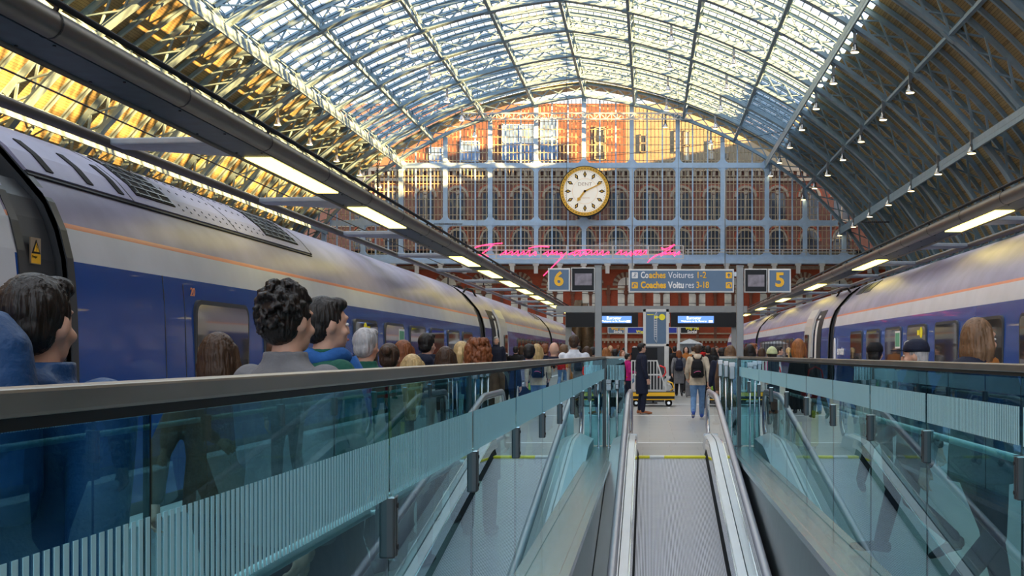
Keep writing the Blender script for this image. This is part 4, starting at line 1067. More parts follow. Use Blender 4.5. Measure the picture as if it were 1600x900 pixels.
def hand(name, ang, L_, w_):
    a = radians(ang); u = Vector((sin(a), cos(a))); v = Vector((cos(a), -sin(a))); m_ = Vector((c.x, c.z)); g = MB()
    pts = [m_ + v * w_, m_ + u * L_ * .7 + v * w_ * .8, m_ + u * L_, m_ + u * L_ * .7 - v * w_ * .8, m_ - v * w_]; g.prism([tuple(p) for p in pts], D - .2, D - .14)
    if name == 'hour_hand':
        q = m_ + u * L_ * .82; g.prism([tuple(q + u * .3), tuple(q + v * .22), tuple(q - u * .25), tuple(q - v * .22)], D - .21, D - .15)
    g.ring(0, .13, D - .24, D - .08, 16, 'y', (c.x, c.z)); g.build(name, GOLD, t)
hand('minute_hand', 65, r * .82, .075); hand('hour_hand', 217, r * .48, .11)
# ------------------------------------------------------------------ pink neon scrawl in its frame (plain stand-in strokes)
D = 110.7
t = thing('neon_light', 'pink handwritten neon strokes in a thin white frame hung below the clock', 'neon sign', (px(900, 0, D).x, D, px(0, 407, D).z))
g = MB(); a = px(732, 383.5, D); b = px(1067.5, 404, D)
for y in (383.5, 390.5, 397.5, 404): z = px(0, y, D).z; g.box(a.x, b.x, D + .1, D + .18, z - .045, z + .045)
for x in (732, 775, 845, 885, 957.5, 1013, 1067.5): u = px(x, 0, D).x; g.box(u - .06, u + .06, D + .08, D + .2, b.z, a.z)
g.build('frame', FRAME, t)
STRK = []
random.seed(11)
def scrawl(x0, x1, amp, n):
    """a run of plain slanting loops, like quick handwriting but no letters"""
    pts = []
    for k in range(n * 2 + 1):
        u = k / (n * 2); x = x0 + (x1 - x0) * u; up = k % 2
        pts.append((x + (3.5 if up else -1.5), 398.5 - (amp * random.uniform(.6, 1.1) if up else random.uniform(-1.5, 1.5))))
    return pts
STRK = [[(742, 387), (756, 383), (772, 381), (785, 380)], [(771, 382), (762, 390), (752, 397), (743, 402)], [(743, 402), (752, 399), (763, 401)]]
STRK += [scrawl(783, 838, 7, 6), [(826, 388), (842, 385), (858, 386)], scrawl(850, 878, 6, 4), [(884, 395), (874, 406), (861, 419), (853, 427), (849, 431)], scrawl(890, 952, 7, 7), [(888, 397), (904, 392), (922, 390)],
         scrawl(964, 1010, 7, 6), [(990, 394), (1002, 391)], [(1033, 387), (1040, 389), (1054, 382)], [(1053, 383), (1040, 393), (1022, 401), (1012, 410)], scrawl(1034, 1062, 6, 4)]
def spl(pts, n=4):
    out = []; p = [pts[0]] + pts + [pts[-1]]
    for i in range(1, len(p) - 2):
        for k in range(n):
            u = k / n; o = []
            for d in (0, 1):
                a0, a1, a2, a3 = p[i - 1][d], p[i][d], p[i + 1][d], p[i + 2][d]
                o.append(.5 * (2 * a1 + (a2 - a0) * u + (2 * a0 - 5 * a1 + 4 * a2 - a3) * u * u + (3 * a1 - a0 - 3 * a2 + a3) * u ** 3))
            out.append(tuple(o))
    return out + [pts[-1]]
for s_ in STRK:
    g = MB(); g.tube([px(x, y, D) for x, y in spl(s_)], .046, 6); g.build('neon_stroke', NEON, t)
g = MB()
for x in (745, 885, 1060): p = px(x, 383, D); q = arch_z(p.x - XC, 0); g.tube([(p.x, D + .14, p.z), (p.x, D + .14, q)], .018, 6)
g.build('suspension_wire', DARK, t)
# ------------------------------------------------------------------ pendant lamps
LP = thing('pendant_lamp', '', 'lamp', (0, 0, 0), 0, 'bell lamps hung from the roof ribs')
g = MB(); g.box(-.10, .10, -.06, .06, .55, 1.35); g.build('stem_bracket', STAIND, LP, local=True)
g = MB(); g.stack([(0, 0, -.02, .30, .30), (0, 0, .12, .26, .26), (0, 0, .32, .16, .16), (0, 0, .56, .12, .12)], 16); g.build('lamp_shade', STAIN, LP, local=True)
g = MB(); g.stack([(0, 0, -.05, .25, .25), (0, 0, -.025, .27, .27)], 16); g.build('bulb', BULB, LP, local=True)
lines = [(20.6, 'under the bright right-hand girder'), (24.2, 'high on the dark right-hand slope'), (28.2, 'by the lowest pale girder on the right'), (9.0, 'in the glazed crown right of the ridge'), (14.0, 'in the glazed crown farther right'), (-12.0, 'in the glazed crown left of the ridge'), (-22.5, 'by the sunlit left-hand girder')]
ordn = ['nearest the clock', 'second from the clock', 'third from the clock', 'fourth from the clock', 'fifth from the clock', 'sixth from the clock', 'seventh from the clock', 'eighth from the clock']
firstlamp = True
for (xr_, where) in lines:
    for i in range(7 if xr_ > 15 else 5):
        s = s_of_x(xr_); p = P(s, -.05); z = p[1] - 1.35
        loc = (XC + p[0], RIBY[i] - (.0 if xr_ > 0 else .1), z); lab = 'bell lamp %s, %s' % (where, ordn[i])
        if firstlamp: LP.location = loc; LP['label'] = lab; firstlamp = False
        else: dup(LP, loc, 0, lab)
# ------------------------------------------------------------------ overhead wires and insulators
def wire(label, pts, r):
    g = MB(); n = 24; P0, P1 = Vector(pts[0]), Vector(pts[1]); sag = pts[2]
    g.tube([P0.lerp(P1, i / n) - Vector((0, 0, sag * 4 * (i / n) * (1 - i / n))) for i in range(n + 1)], r, 6)
    o = g.build('overhead_wire', DARK, loc=tuple(P0)); tag(o, label, 'cable')
wire('upper black overhead wire above the left train, ending at the screen', ((-10.5, 10, 6.55), (-10.5, YG, 6.9), .1), .022)
wire('lower black overhead wire above the left train', ((-10.0, 10, 6.0), (-10.2, YG, 6.1), .15), .016)
wire('dark cable looping across the front of the clock screen', (px(690, 253, 112), px(1250, 200, 112), .9), .022)
def insulator(label, c, axis, L_, r):
    c = Vector(c); d = Vector(axis); t = thing('insulator', label, 'insulator', tuple(c), 0)
    g = MB(); g.tube([c - d * L_ * .9, c + d * L_ * .9], r * .3, 8); g.build('rod', DARK, t)
    g = MB(); n = 9
    for i in range(n):
        p = c + d * (L_ * (i / (n - 1) - .5)); g.tube([p - d * L_ * .02, p, p + d * L_ * .02], [r * .5, r, r * .5], 12)
    g.build('ribbed_sheds', mat('insulator_brown', (.10, .10, .12), .3), t)
insulator('black ribbed insulator hanging left of the screen over the left canopy', px(590, 270, 95), (0, 0, 1), 1.6, .16)
insulator('ribbed insulator lying along a wire at the right end of the screen', px(1368, 347, 100), (1, 0, 0), 1.3, .16)
insulator('ribbed insulator lying along the lower bar of the clock screen', px(700, 350, 112), (1, 0, 0), 1.5, .13)
# ------------------------------------------------------------------ people
def cloth(name, col, rough=.8, bump=.25): return mat('cloth_' + name, col, rough, 0, var=.18, vscale=12, bump=bump, bscale=55, spec=.25)
def hairm(name, col): return mat('hair_' + name, col, .45, 0, var=.45, vscale=28, bump=.5, bscale=60, stretch=(1, 1, .12), spec=.4)
COL = dict(navy=cloth('navy', (.012, .016, .035)), black=cloth('black', (.010, .010, .012)), green=cloth('green', (.012, .085, .060)), blue=cloth('blue', (.02, .10, .32)), teal=cloth('teal', (.02, .13, .20)),
           beige=cloth('beige', (.52, .44, .33)), white=cloth('white', (.66, .68, .74)), grey=cloth('grey', (.16, .16, .17)), brown=cloth('brown', (.11, .065, .04)), rust=cloth('rust', (.36, .13, .03)),
           denim=cloth('denim', (.13, .24, .42)), pink=cloth('magenta', (.45, .01, .16)), red=cloth('red', (.55, .02, .02)), orange=cloth('orange', (.8, .09, .02)), yellow=cloth('yellow', (.75, .55, .03)), paleg=cloth('pale_green', (.55, .60, .33)), paleb=cloth('pale_blue', (.32, .42, .58)), bluedown=cloth('quilted_blue', (.010, .045, .13), .5))
HAIR = dict(dark=hairm('dark', (.012, .009, .008)), brown=hairm('brown', (.055, .028, .015)), auburn=hairm('auburn', (.20, .060, .018)), blonde=hairm('blonde', (.52, .36, .16)), grey=hairm('grey', (.42, .41, .42)), ginger=hairm('ginger', (.30, .11, .03)), lbrown=hairm('light_brown', (.17, .095, .05)))
SHOE = dict(dark=mat('dark_shoe', (.02, .02, .025), .5), tan=mat('tan_shoe', (.33, .10, .03), .45), sneaker=mat('grey_trainer', (.35, .36, .4), .6), bluesn=mat('blue_trainer', (.03, .08, .35), .6))
SOLE = mat('pale_sole', (.6, .58, .52), .6)
def remeshed(mb, name, vox, smooth=3):
    me = mb.mesh(name + '_src', DARK); o = bpy.data.objects.new(name + '_src', me); C.objects.link(o)
    r = o.modifiers.new('r', 'REMESH'); r.mode = 'VOXEL'; r.voxel_size = vox; r.use_smooth_shade = True
    sm = o.modifiers.new('s', 'SMOOTH'); sm.iterations = smooth; sm.factor = .5
    bpy.context.view_layer.update()
    out = bpy.data.meshes.new_from_object(o.evaluated_get(bpy.context.evaluated_depsgraph_get())); out.name = name
    bpy.data.objects.remove(o); bpy.data.meshes.remove(me)
    for p in out.polygons: p.use_smooth = True
    out.materials.clear(); out.materials.append(DARK)
    return out
def limb(mb, pts, rs, n=12):
    mb.tube(pts, rs, n)
    for p, r in zip(pts, rs): mb.ell(p, (r * .99,) * 3, 10, 8)
def joints(pose):
    J = {}
    walk = pose.startswith('walk'); s = {'walk': 1, 'walkb': -1}.get(pose, 1)
    for sd in (-1, 1):
        hip = Vector((sd * .09, 0, .92))
        if walk:
            f = sd * s
            if f > 0: knee, ank, toe = Vector((sd * .095, .17, .51)), Vector((sd * .09, .27, .10)), Vector((sd * .10, .45, .07))
            else: knee, ank, toe = Vector((sd * .095, .02, .49)), Vector((sd * .09, -.31, .19)), Vector((sd * .10, -.19, .05))
        else: knee, ank, toe = Vector((sd * .10, .02, .50)), Vector((sd * .10, -.02, .085)), Vector((sd * .125, .15, .035))
        J['leg', sd] = (hip, knee, ank, toe)
        sh = Vector((sd * .185, -.01, 1.41))
        if pose == 'strap': el, wr = Vector((sd * .27, -.04, 1.13)), Vector((sd * .19, .17, 1.27))
        elif pose == 'hold': el, wr = Vector((sd * .25, -.05, 1.12)), Vector((sd * .16, .21, 1.10))
        elif walk:
            f = -sd * s
            el, wr = (Vector((sd * .25, .06, 1.13)), Vector((sd * .25, .26, .97))) if f > 0 else (Vector((sd * .26, -.15, 1.14)), Vector((sd * .26, -.19, .89)))
        else: el, wr = Vector((sd * .245, -.03, 1.13)), Vector((sd * .25, .05, .89))
        J['arm', sd] = (sh, el, wr)
    return J
CACHE = {}
def hand(mb, wr, d, sd):
    """palm, four fingers of different length, bent at the knuckles, and a thumb from the side of the palm"""
    d = d.normalized(); side = Vector((0, 1, 0)) - d * d.y
    if side.length < .2: side = Vector((1, 0, 0))
    side.normalize(); pn = d.cross(side) * sd
    limb(mb, [wr, wr + d * .04, wr + d * .085], [.026, .032, .030], 8)
    for i, L_ in enumerate((.072, .08, .074, .058)):
        o = wr + d * .085 + side * (.030 - .020 * i)
        limb(mb, [o, o + d * L_ * .5 + side * (.006 - .004 * i), o + d * L_ * .85 - pn * .018 + side * (.009 - .006 * i), o + d * L_ * .95 - pn * .036 + side * (.009 - .006 * i)], [.0095, .009, .0085, .008], 6)
    o = wr + d * .028 + side * .026
    limb(mb, [o, o + d * .03 + side * .026, o + d * .058 + side * .030 - pn * .012], [.013, .0105, .009], 6)
def body_mesh(pose):
    k = ('body', pose)
    if k in CACHE: return CACHE[k]
    J = joints(pose); mb = MB()
    mb.ell((0, -.008, 1.645), (.074, .093, .108), 18, 14); mb.ell((0, .030, 1.575), (.053, .058, .058)); mb.ell((0, .055, 1.545), (.03, .03, .022))
    mb.ell((0, .086, 1.615), (.011, .018, .026)); mb.ell((0, .094, 1.600), (.015, .012, .010)); mb.ell((0, .078, 1.668), (.05, .014, .012)); mb.ell((0, .083, 1.568), (.024, .012, .010))
    for sd in (-1, 1): mb.ell((sd * .077, -.008, 1.628), (.011, .020, .032)); mb.ell((sd * .04, .062, 1.602), (.024, .02, .022))
    limb(mb, [(0, -.03, 1.40), (0, -.018, 1.50), (0, -.005, 1.57)], [.066, .056, .053])
    mb.stack([(0, 0, .84, .13, .095), (0, 0, .95, .155, .105), (0, .005, 1.08, .135, .095), (0, .0, 1.25, .155, .105), (0, -.01, 1.38, .165, .095), (0, -.015, 1.44, .11, .075), (0, -.02, 1.48, .06, .055)], 18)
    for sd in (-1, 1):
        sh, el, wr = J['arm', sd]; limb(mb, [sh, sh.lerp(el, .5), el, el.lerp(wr, .4), wr], [.055, .047, .040, .037, .025]); hand(mb, wr, wr - el, sd)
        hp, kn, an, to = J['leg', sd]; limb(mb, [hp, hp.lerp(kn, .5), kn, kn.lerp(an, .35), an], [.088, .072, .052, .054, .034]); limb(mb, [an, to.lerp(an, .3), to], [.034, .032, .024])
    CACHE[k] = remeshed(mb, 'body', .0085, 2); return CACHE[k]
def coat_mesh(pose, style):
    k = ('coat', pose, style)
    if k in CACHE: return CACHE[k]
    J = joints(pose); mb = MB(); f = 1.22 if style == 'down' else 1.08 if style != 'shirt' else 1.0
    hem = {'coat': .50, 'jacket': .82, 'down': .80, 'hood': .80, 'shirt': .86}[style]
    rings = [(0, 0, hem, .185 * f, .135 * f)]
    if hem < .7: rings.append((0, 0, .8, .185 * f, .135 * f))
    rings += [(0, 0, .95, .178 * f, .13 * f), (0, .005, 1.10, .165 * f, .125 * f), (0, 0, 1.26, .182 * f, .130 * f), (0, -.01, 1.38, .192 * f, .122 * f), (0, -.018, 1.45, .145, .098), (0, -.02, 1.495, .080, .075)]
    mb.stack(rings, 20)
    if style in ('hood', 'down'): mb.ell((0, -.10, 1.465), (.125, .07, .075)); mb.ring(.062, .098, 1.45, 1.535, 20, 'z', (0, -.018))
    else: mb.ring(.060, .082, 1.45, 1.53, 20, 'z', (0, -.018))
    for sd in (-1, 1):
        sh, el, wr = J['arm', sd]; r = .072 * (1.2 if style == 'down' else 1.)
        limb(mb, [sh, sh.lerp(el, .5), el, el.lerp(wr, .5), el.lerp(wr, .93)], [r * 1.02, r * .95, r * .86, r * .76, r * .62])
    CACHE[k] = remeshed(mb, 'jacket', .013, 4); return CACHE[k]
def trouser_mesh(pose):
    k = ('trousers', pose)
    if k in CACHE: return CACHE[k]
    J = joints(pose); mb = MB()
    mb.stack([(0, 0, .80, .15, .115), (0, 0, .92, .172, .122), (0, 0, 1.03, .158, .115)], 18)
    for sd in (-1, 1):
        hp, kn, an, to = J['leg', sd]; limb(mb, [hp, hp.lerp(kn, .5), kn, kn.lerp(an, .45), an + Vector((0, 0, .005))], [.105, .09, .072, .070, .060])
    CACHE[k] = remeshed(mb, 'trousers', .013, 3); return CACHE[k]
def shoe_meshes(pose):
    k = ('shoes', pose)
    if k in CACHE: return CACHE[k]
    J = joints(pose); out = []
    for sd in (-1, 1):
        hp, kn, an, to = J['leg', sd]; d = (to - an); d.z = 0; d.normalize(); pit = (to.z - an.z + .05) / max(.05, (to - an).length)
        mb = MB(); heel = an + Vector((0, 0, -.035)) - d * .05; tip = to + d * .05
        limb(mb, [heel + Vector((0, 0, .02)), an, an + Vector((0, 0, .03))], [.038, .046, .045]); limb(mb, [heel, heel.lerp(tip, .4) + Vector((0, 0, .012)), heel.lerp(tip, .75), tip], [.040, .044, .040, .028])
        sh = remeshed(mb, 'shoe', .010, 2)
        ms = MB(); limb(ms, [heel + Vector((0, 0, -.028)), heel.lerp(tip, .6) + Vector((0, 0, -.026)), tip + Vector((0, 0, -.012))], [.022, .024, .018], 8)
        for i, v in enumerate(ms.v):
            c_ = heel.lerp(tip, .5); u = Vector(v) - c_; w_ = u - d * u.dot(d); w_.z *= .6; ms.v[i] = tuple(c_ + d * u.dot(d) + Vector((w_.x * 1.7, w_.y * 1.7, w_.z)) if True else v)
        so = remeshed(ms, 'sole', .010, 1); out.append((sh, so))
    CACHE[k] = out; return out
def hair_mesh(style):
    k = ('hair', style)
    if k in CACHE: return CACHE[k]
    mb = MB()
    if style == 'bald': CACHE[k] = None; return None
    mb.ell((0, -.024, 1.668), (.086, .096, .100), 18, 14)
    if style == 'short': mb.ell((0, -.05, 1.62), (.076, .066, .075)); mb.ell((.02, .035, 1.728), (.05, .05, .034))
    if style in ('bob', 'long'):
        mb.ell((0, -.035, 1.64), (.097, .088, .115))
        for sd in (-1, 1): limb(mb, [(sd * .074, -.01, 1.68), (sd * .090, -.012, 1.58), (sd * .082, -.02, 1.50)], [.028, .034, .024])
        mb.stack([(0, -.055, 1.46, .086, .05), (0, -.055, 1.56, .100, .066), (0, -.045, 1.66, .094, .07)], 14)
    if style == 'long': mb.stack([(0, -.135, 1.22, .050, .025), (0, -.14, 1.32, .090, .042), (0, -.11, 1.44, .102, .055), (0, -.06, 1.56, .100, .066)], 14)
    if style == 'bun': mb.ell((0, -.135, 1.70), (.046, .042, .044)); mb.ell((0, -.05, 1.62), (.078, .07, .07))
    if style == 'curly':
        random.seed(3)
        for i in range(320):
            a = random.uniform(0, 2 * pi); z = random.uniform(1.47, 1.775); rr = .112 * sqrt(max(.05, 1 - ((z - 1.63) / .17) ** 2)) * random.uniform(.95, 1.06); y = -.03 + rr * sin(a)
            if y > .05 and z < 1.70: continue
            q = random.uniform(.012, .021); mb.ell((rr * cos(a), y, z), (q, q, q * 1.5), 7, 5)
        mb.ell((0, -.045, 1.62), (.10, .08, .15))
    if style == 'tousled':
        mb.ell((0, -.05, 1.62), (.078, .068, .075)); random.seed(5)
        for i in range(170):
            a = random.uniform(0, 2 * pi); z = random.uniform(1.60, 1.785); rr = .100 * sqrt(max(.04, 1 - ((z - 1.665) / .125) ** 2)); y = -.025 + rr * 1.08 * sin(a)
            if (y > .03 and z < 1.71) or (abs(cos(a)) > .75 and z < 1.65): continue
            q = random.uniform(.009, .016); limb(mb, [(rr * .86 * cos(a), y, z), (rr * .98 * cos(a + .2), y - .012, z + random.uniform(-.02, .012))], [q, q * .6], 6)
    if style in ('pony',): limb(mb, [(0, -.11, 1.68), (0, -.155, 1.62), (0, -.14, 1.48), (0, -.13, 1.40)], [.026, .034, .030, .012]); mb.ell((0, -.05, 1.63), (.077, .068, .07))
    # keep the face clear
    me = remeshed(mb, 'hair', .0065, 1 if style in ('curly', 'tousled') else 3)
    for v in me.vertices:
        x, y, z = v.co
        if y > .045 and z < 1.69: v.co.y = .045 + (y - .045) * .15
        u_ = atan2(y + .03, x) * 26; n_ = sin(u_ + z * 18) * .0020 + sin(u_ * 2.3 - z * 11 + 1) * .0016 + sin(u_ * 4.1 + z * 30) * .0010; v.co.x += n_; v.co.y -= abs(n_)
    CACHE[k] = me; return me
def place(me, name, m, root):
    o = bpy.data.objects.new(name, me); C.objects.link(o); o.parent = root
    if m is not None:
        o.material_slots[0].link = 'OBJECT'; o.material_slots[0].material = m
    return o
EYEW = mat('eye_white', (.75, .73, .7), .3, var=0); EYED = mat('eye_iris', (.03, .02, .015), .2, var=0); LIP = mat('lips', (.45, .15, .13), .5, var=0)
def eye_mesh(sd):
    k = ('eye', sd)
    if k not in CACHE:
        g = MB(); g.ell((sd * .031, .079, 1.637), (.0125, .009, .0075), 10, 8, 0); g.ell((sd * .031, .0865, 1.637), (.0055, .003, .0055), 8, 6, 1); CACHE[k] = g.mesh('eye', [EYEW, EYED])
    return CACHE[k]
def lip_mesh():
    if 'lip' not in CACHE: g = MB(); g.ell((0, .0925, 1.567), (.023, .006, .007), 10, 6); CACHE['lip'] = g.mesh('lips', LIP)
    return CACHE['lip']
def person(label, x, y, top, face, pose, style, coat, legs, hair, hcol, shoe='dark', skin=0, z=0., extra=None, lean=0., face_on=False):
    """face: heading in degrees, 0 = walking away towards the clock, 90 = to the right, 180 = towards the camera; top: height of the crown"""
    s = (top - z) / 1.765
    r = thing('person', label, 'person', (x, y, z), -radians(face)); r.scale = (s,) * 3
    if lean: r.rotation_euler = (radians(-lean), 0, -radians(face))
    place(body_mesh(pose), 'body', SKIN[skin], r); j = place(coat_mesh(pose, style), 'jacket', COL[coat], r); place(trouser_mesh(pose), 'trousers', COL[legs], r)
    for sh, so in shoe_meshes(pose):
        q = place(sh, 'shoe', SHOE[shoe], r); place(so, 'sole', SOLE if shoe != 'dark' else SHOE['dark'], q)
    if hair != 'bald': place(hair_mesh(hair), 'hair', HAIR[hcol], r)
    if face_on or 35 < abs((face + 180) % 360 - 180):
        for sd in (-1, 1): place(eye_mesh(sd), 'eye', None, r)
        place(lip_mesh(), 'lips', None, r)
    if extra == 'cap':
        g = MB(); g.stack([(0, -.02, 1.668, .092, .108), (0, -.02, 1.70, .092, .108), (0, -.022, 1.745, .075, .09), (0, -.025, 1.772, .03, .04)], 18); g.prism([(.062 * cos(a), .06 + .125 * sin(a)) for a in [pi * k / 10 for k in range(11)]], 1.672, 1.682, 'z'); g.build('cap', COL['navy'], r, local=True)
    if extra == 'beanie':
        g = MB(); g.stack([(0, -.02, 1.66, .098, .112), (0, -.02, 1.685, .100, .114), (0, -.022, 1.74, .086, .098), (0, -.026, 1.785, .045, .055), (0, -.028, 1.797, .012, .014)], 20); g.build('beanie', COL['paleg'], r, local=True)
    if extra == 'hat':
        g = MB(); g.stack([(0, -.02, 1.67, .096, .112), (0, -.02, 1.73, .092, .105), (0, -.022, 1.78, .06, .075)], 18); g.build('woolly_hat', COL['black'], r, local=True)
    if extra == 'scarf':
        g = MB(); g.tube([(.075 * cos(a), -.01 + .085 * sin(a), 1.485 + .012 * sin(3 * a)) for a in [2 * pi * k / 20 for k in range(20)]], .038, 10, closed=True); g.tube([(.03, .09, 1.48), (.05, .15, 1.36), (.05, .16, 1.18)], [.035, .038, .03], 8); g.build('scarf', COL['blue'] if coat != 'navy' else COL['rust'], r, local=True)
    if extra == 'patch':
        g = MB(); g.ell((.165, -.02, 1.43), (.085, .095, .045)); g.build('shoulder_panel', COL['orange'], r, local=True)['label'] = 'orange shoulder panel'
        g = MB(); g.ell((-.12, -.085, 1.37), (.09, .045, .035)); g.build('shoulder_stripe', COL['paleb'], r, local=True)['label'] = 'pale blue shoulder stripe'
    return r
def backpack(label, r, m, trim=None, s=1., straps=True):
    """rests on the back of person r, but is a thing of its own"""
    t = thing('backpack', label, 'backpack', tuple(r.location), r.rotation_euler.z); t.scale = tuple(c * s for c in r.scale)
    mb = MB(); mb.stack([(0, -.21, .98, .13, .075), (0, -.225, 1.05, .155, .10), (0, -.225, 1.22, .15, .10), (0, -.21, 1.36, .12, .075), (0, -.20, 1.42, .06, .04)], 20)
    o = bpy.data.objects.new('bag_body', remeshed(mb, 'bag_body', .014, 3)); C.objects.link(o); o.parent = t; o.data.materials.clear(); o.data.materials.append(m)
    g = MB(); g.stack([(0, -.30, 1.03, .09, .03), (0, -.315, 1.10, .11, .035), (0, -.31, 1.17, .09, .025)], 16); g.build('front_pocket', m, t, local=True)
    for sd in (-1, 1) if straps else ():
        g = MB(); pts = [(sd * .07, -.17, 1.40), (sd * .095, -.12, 1.505), (sd * .115, .0, 1.50), (sd * .125, .125, 1.36), (sd * .13, .135, 1.18), (sd * .15, .02, 1.06), (sd * .13, -.15, 1.03)]
        for p, q in zip(pts[:-1], pts[1:]): g.bar(p, q, .045, .016)
        g.build('strap', m, t, local=True)
    if trim:
        g = MB(); g.tube([(-.07, -.345, 1.10), (-.02, -.352, 1.13), (.05, -.345, 1.135), (.08, -.335, 1.12)], .007, 6); g.build('zip_trim', trim, t, local=True)
    return t
def at(xp, D): return (xp - 1015) / 1860 * D
def topz(yp, D): return CAMZ + (553 - yp) / 1860 * D
R = {}
def pp(label, xp, yp, D, *a, **k):
    r = person(label, at(xp, D), D, topz(yp, D), *a, **k); return r
# crowd to the left of the walkway, nearest first
r = pp('person in quilted blue jacket at the left frame edge, dark hair', 62, 428, 3.1, 8, 'walk', 'down', 'bluedown', 'navy', 'short', 'dark')
backpack('large quilted blue rucksack on the person at the left frame edge', r, COL['bluedown'], s=1.17, straps=False)
pp('person with brown hair and grey jacket low before the coach number', 344, 519, 5.9, 5, 'walkb', 'jacket', 'brown', 'black', 'bob', 'brown')
pp('tall person with thick tousled dark hair and grey jacket before the train windows', 452, 448, 4.5, 28, 'walk', 'jacket', 'grey', 'navy', 'tousled', 'dark')
pp('person in blue scarf and dark green jacket beside the tall dark-haired one', 512, 463, 5.6, 55, 'walkb', 'jacket', 'green', 'black', 'short', 'dark', extra='scarf')
pp('grey-haired man in green jacket with orange shoulder panel', 573, 512, 8.4, 14, 'stand', 'jacket', 'green', 'navy', 'short', 'grey', extra='patch')
pp('person with brown hair in a bun and black jacket', 609, 536, 9.3, 0, 'walk', 'jacket', 'black', 'black', 'bun', 'brown')
pp('person with bushy auburn hair behind the bun-haired one', 631, 531, 10.6, 0, 'walkb', 'jacket', 'brown', 'navy', 'bob', 'auburn')
pp('short woman with long blonde hair just above the left rail', 645, 553, 8.7, 0, 'stand', 'jacket', 'black', 'navy', 'long', 'blonde')
pp('person in navy with dark hair standing close to the train windows', 668, 520, 13, 20, 'walk', 'hood', 'navy', 'navy', 'short', 'dark')
pp('person with dark bobbed hair and dark coat, left of the blonde ponytail', 697, 541, 11.0, 0, 'stand', 'coat', 'black', 'black', 'bob', 'brown')
pp('woman with blonde ponytail beside the red curly hair', 722, 533, 12.2, 0, 'walkb', 'coat', 'navy', 'black', 'pony', 'blonde')
pp('woman with big curly auburn hair near the open train door', 748, 532, 10.2, 0, 'stand', 'coat', 'black', 'black', 'curly', 'auburn')
pp('grey-haired train guard standing in the open left train door', 775.5, 526, 36.4, 170, 'stand', 'jacket', 'navy', 'navy', 'short', 'grey', z=.26)
pp('dark-haired man in bright blue jacket just past the train door', 827, 537, 16.2, 0, 'walk', 'hood', 'blue', 'denim', 'short', 'dark', shoe='sneaker')
pp('person with blonde hair partly behind the blue jacket man', 839, 537, 20.5, 0, 'walkb', 'coat', 'grey', 'denim', 'bob', 'blonde')
pp('person with reddish brown hair left of the bald man', 851, 537, 24.5, 0, 'stand', 'jacket', 'navy', 'black', 'short', 'auburn')
pp('bald man in dark blue jacket with bowed head', 866, 534, 19.3, 20, 'walk', 'jacket', 'navy', 'denim', 'bald', 'dark')
pp('person with short brown hair between bald man and white shirt', 881, 538, 22.5, 10, 'walkb', 'jacket', 'green', 'denim', 'short', 'lbrown')
pp('tall man in white shirt with short dark hair', 897, 523, 20.6, 0, 'walk', 'shirt', 'white', 'navy', 'short', 'brown')
pp('person in dark coat between the white shirt and the left post', 917, 541, 26, 0, 'walk', 'coat', 'black', 'black', 'bob', 'brown')
pp('person in black close to the left post, seen left of it', 926, 542, 30.5, 0, 'stand', 'jacket', 'black', 'denim', 'short', 'dark')
pp('person with orange-brown hair just right of the left post', 947, 543, 28, 10, 'walk', 'hood', 'black', 'black', 'bob', 'ginger')
pp('person in black right behind the orange-haired one by the left post', 961, 545, 31, 0, 'stand', 'coat', 'black', 'black', 'short', 'dark')
# middle
pp('person in white top left of the luggage trolley', 973, 547, 37, 150, 'stand', 'shirt', 'white', 'grey', 'bob', 'auburn')
pp('person in magenta jacket bending at the luggage trolley', 981, 552, 36.6, 60, 'hold', 'jacket', 'pink', 'navy', 'short', 'dark')
pp('man in dark navy coat and tan shoes before the luggage trolley', 1003, 536, 30.6, 70, 'stand', 'coat', 'navy', 'navy', 'short', 'dark', shoe='tan')
r = pp('man in beige jacket and blue jeans walking away with a black backpack', 1090, 538, 28.3, 4, 'walk', 'hood', 'beige', 'denim', 'short', 'brown', shoe='bluesn'); backpack('black backpack with pink zip line on the beige-jacketed man', r, COL['black'], mat('pink_zip', (.7, .12, .3), .5))
r = pp('woman with red-brown hair in black with a small black backpack', 1061, 547, 43, 0, 'walkb', 'coat', 'grey', 'black', 'bob', 'auburn'); backpack('small navy backpack on the red-brown-haired woman', r, COL['navy'])
pp('smiling woman in rust coat facing the camera', 1072, 541, 46, 178, 'walk', 'coat', 'rust', 'black', 'bob', 'dark', face_on=True)
pp('person in black left of the red-brown-haired woman', 1054, 541, 47.5, 0, 'walk', 'coat', 'black', 'black', 'short', 'dark')
pp('man in black jacket just right of the beige-jacketed man', 1106, 540, 33, 0, 'walkb', 'coat', 'black', 'black', 'short', 'dark')
pp('person in black with hood behind the man in black jacket', 1114, 543, 37, 0, 'walk', 'hood', 'black', 'navy', 'bob', 'dark')
pp('person with short dark hair left of the long brown hair', 1127, 543, 26, -12, 'stand', 'jacket', 'navy', 'black', 'short', 'dark')
pp('woman with long light brown hair left of the right post', 1141, 539, 22.6, 0, 'stand', 'coat', 'brown', 'black', 'long', 'lbrown')
pp('person with black hair and blue collar right of the right post', 1171, 538, 20.6, 0, 'stand', 'hood', 'blue', 'black', 'bob', 'dark')
pp('person in pale and yellow top beyond the black-haired one', 1177, 536, 24.5, 70, 'walk', 'jacket', 'yellow', 'denim', 'short', 'auburn')
pp('person in pale green beanie behind the right balustrade', 1206, 544, 19.6, 0, 'stand', 'jacket', 'grey', 'black', 'short', 'dark', extra='beanie')
r = pp('person with orange grey hair and black coat by the right train door', 1248, 529, 18.4, 15, 'walk', 'coat', 'black', 'black', 'bob', 'ginger')
pp('person in dark woolly hat before the right train windows', 1368, 537, 13.2, 25, 'walk', 'jacket', 'grey', 'black', 'short', 'dark', extra='hat')
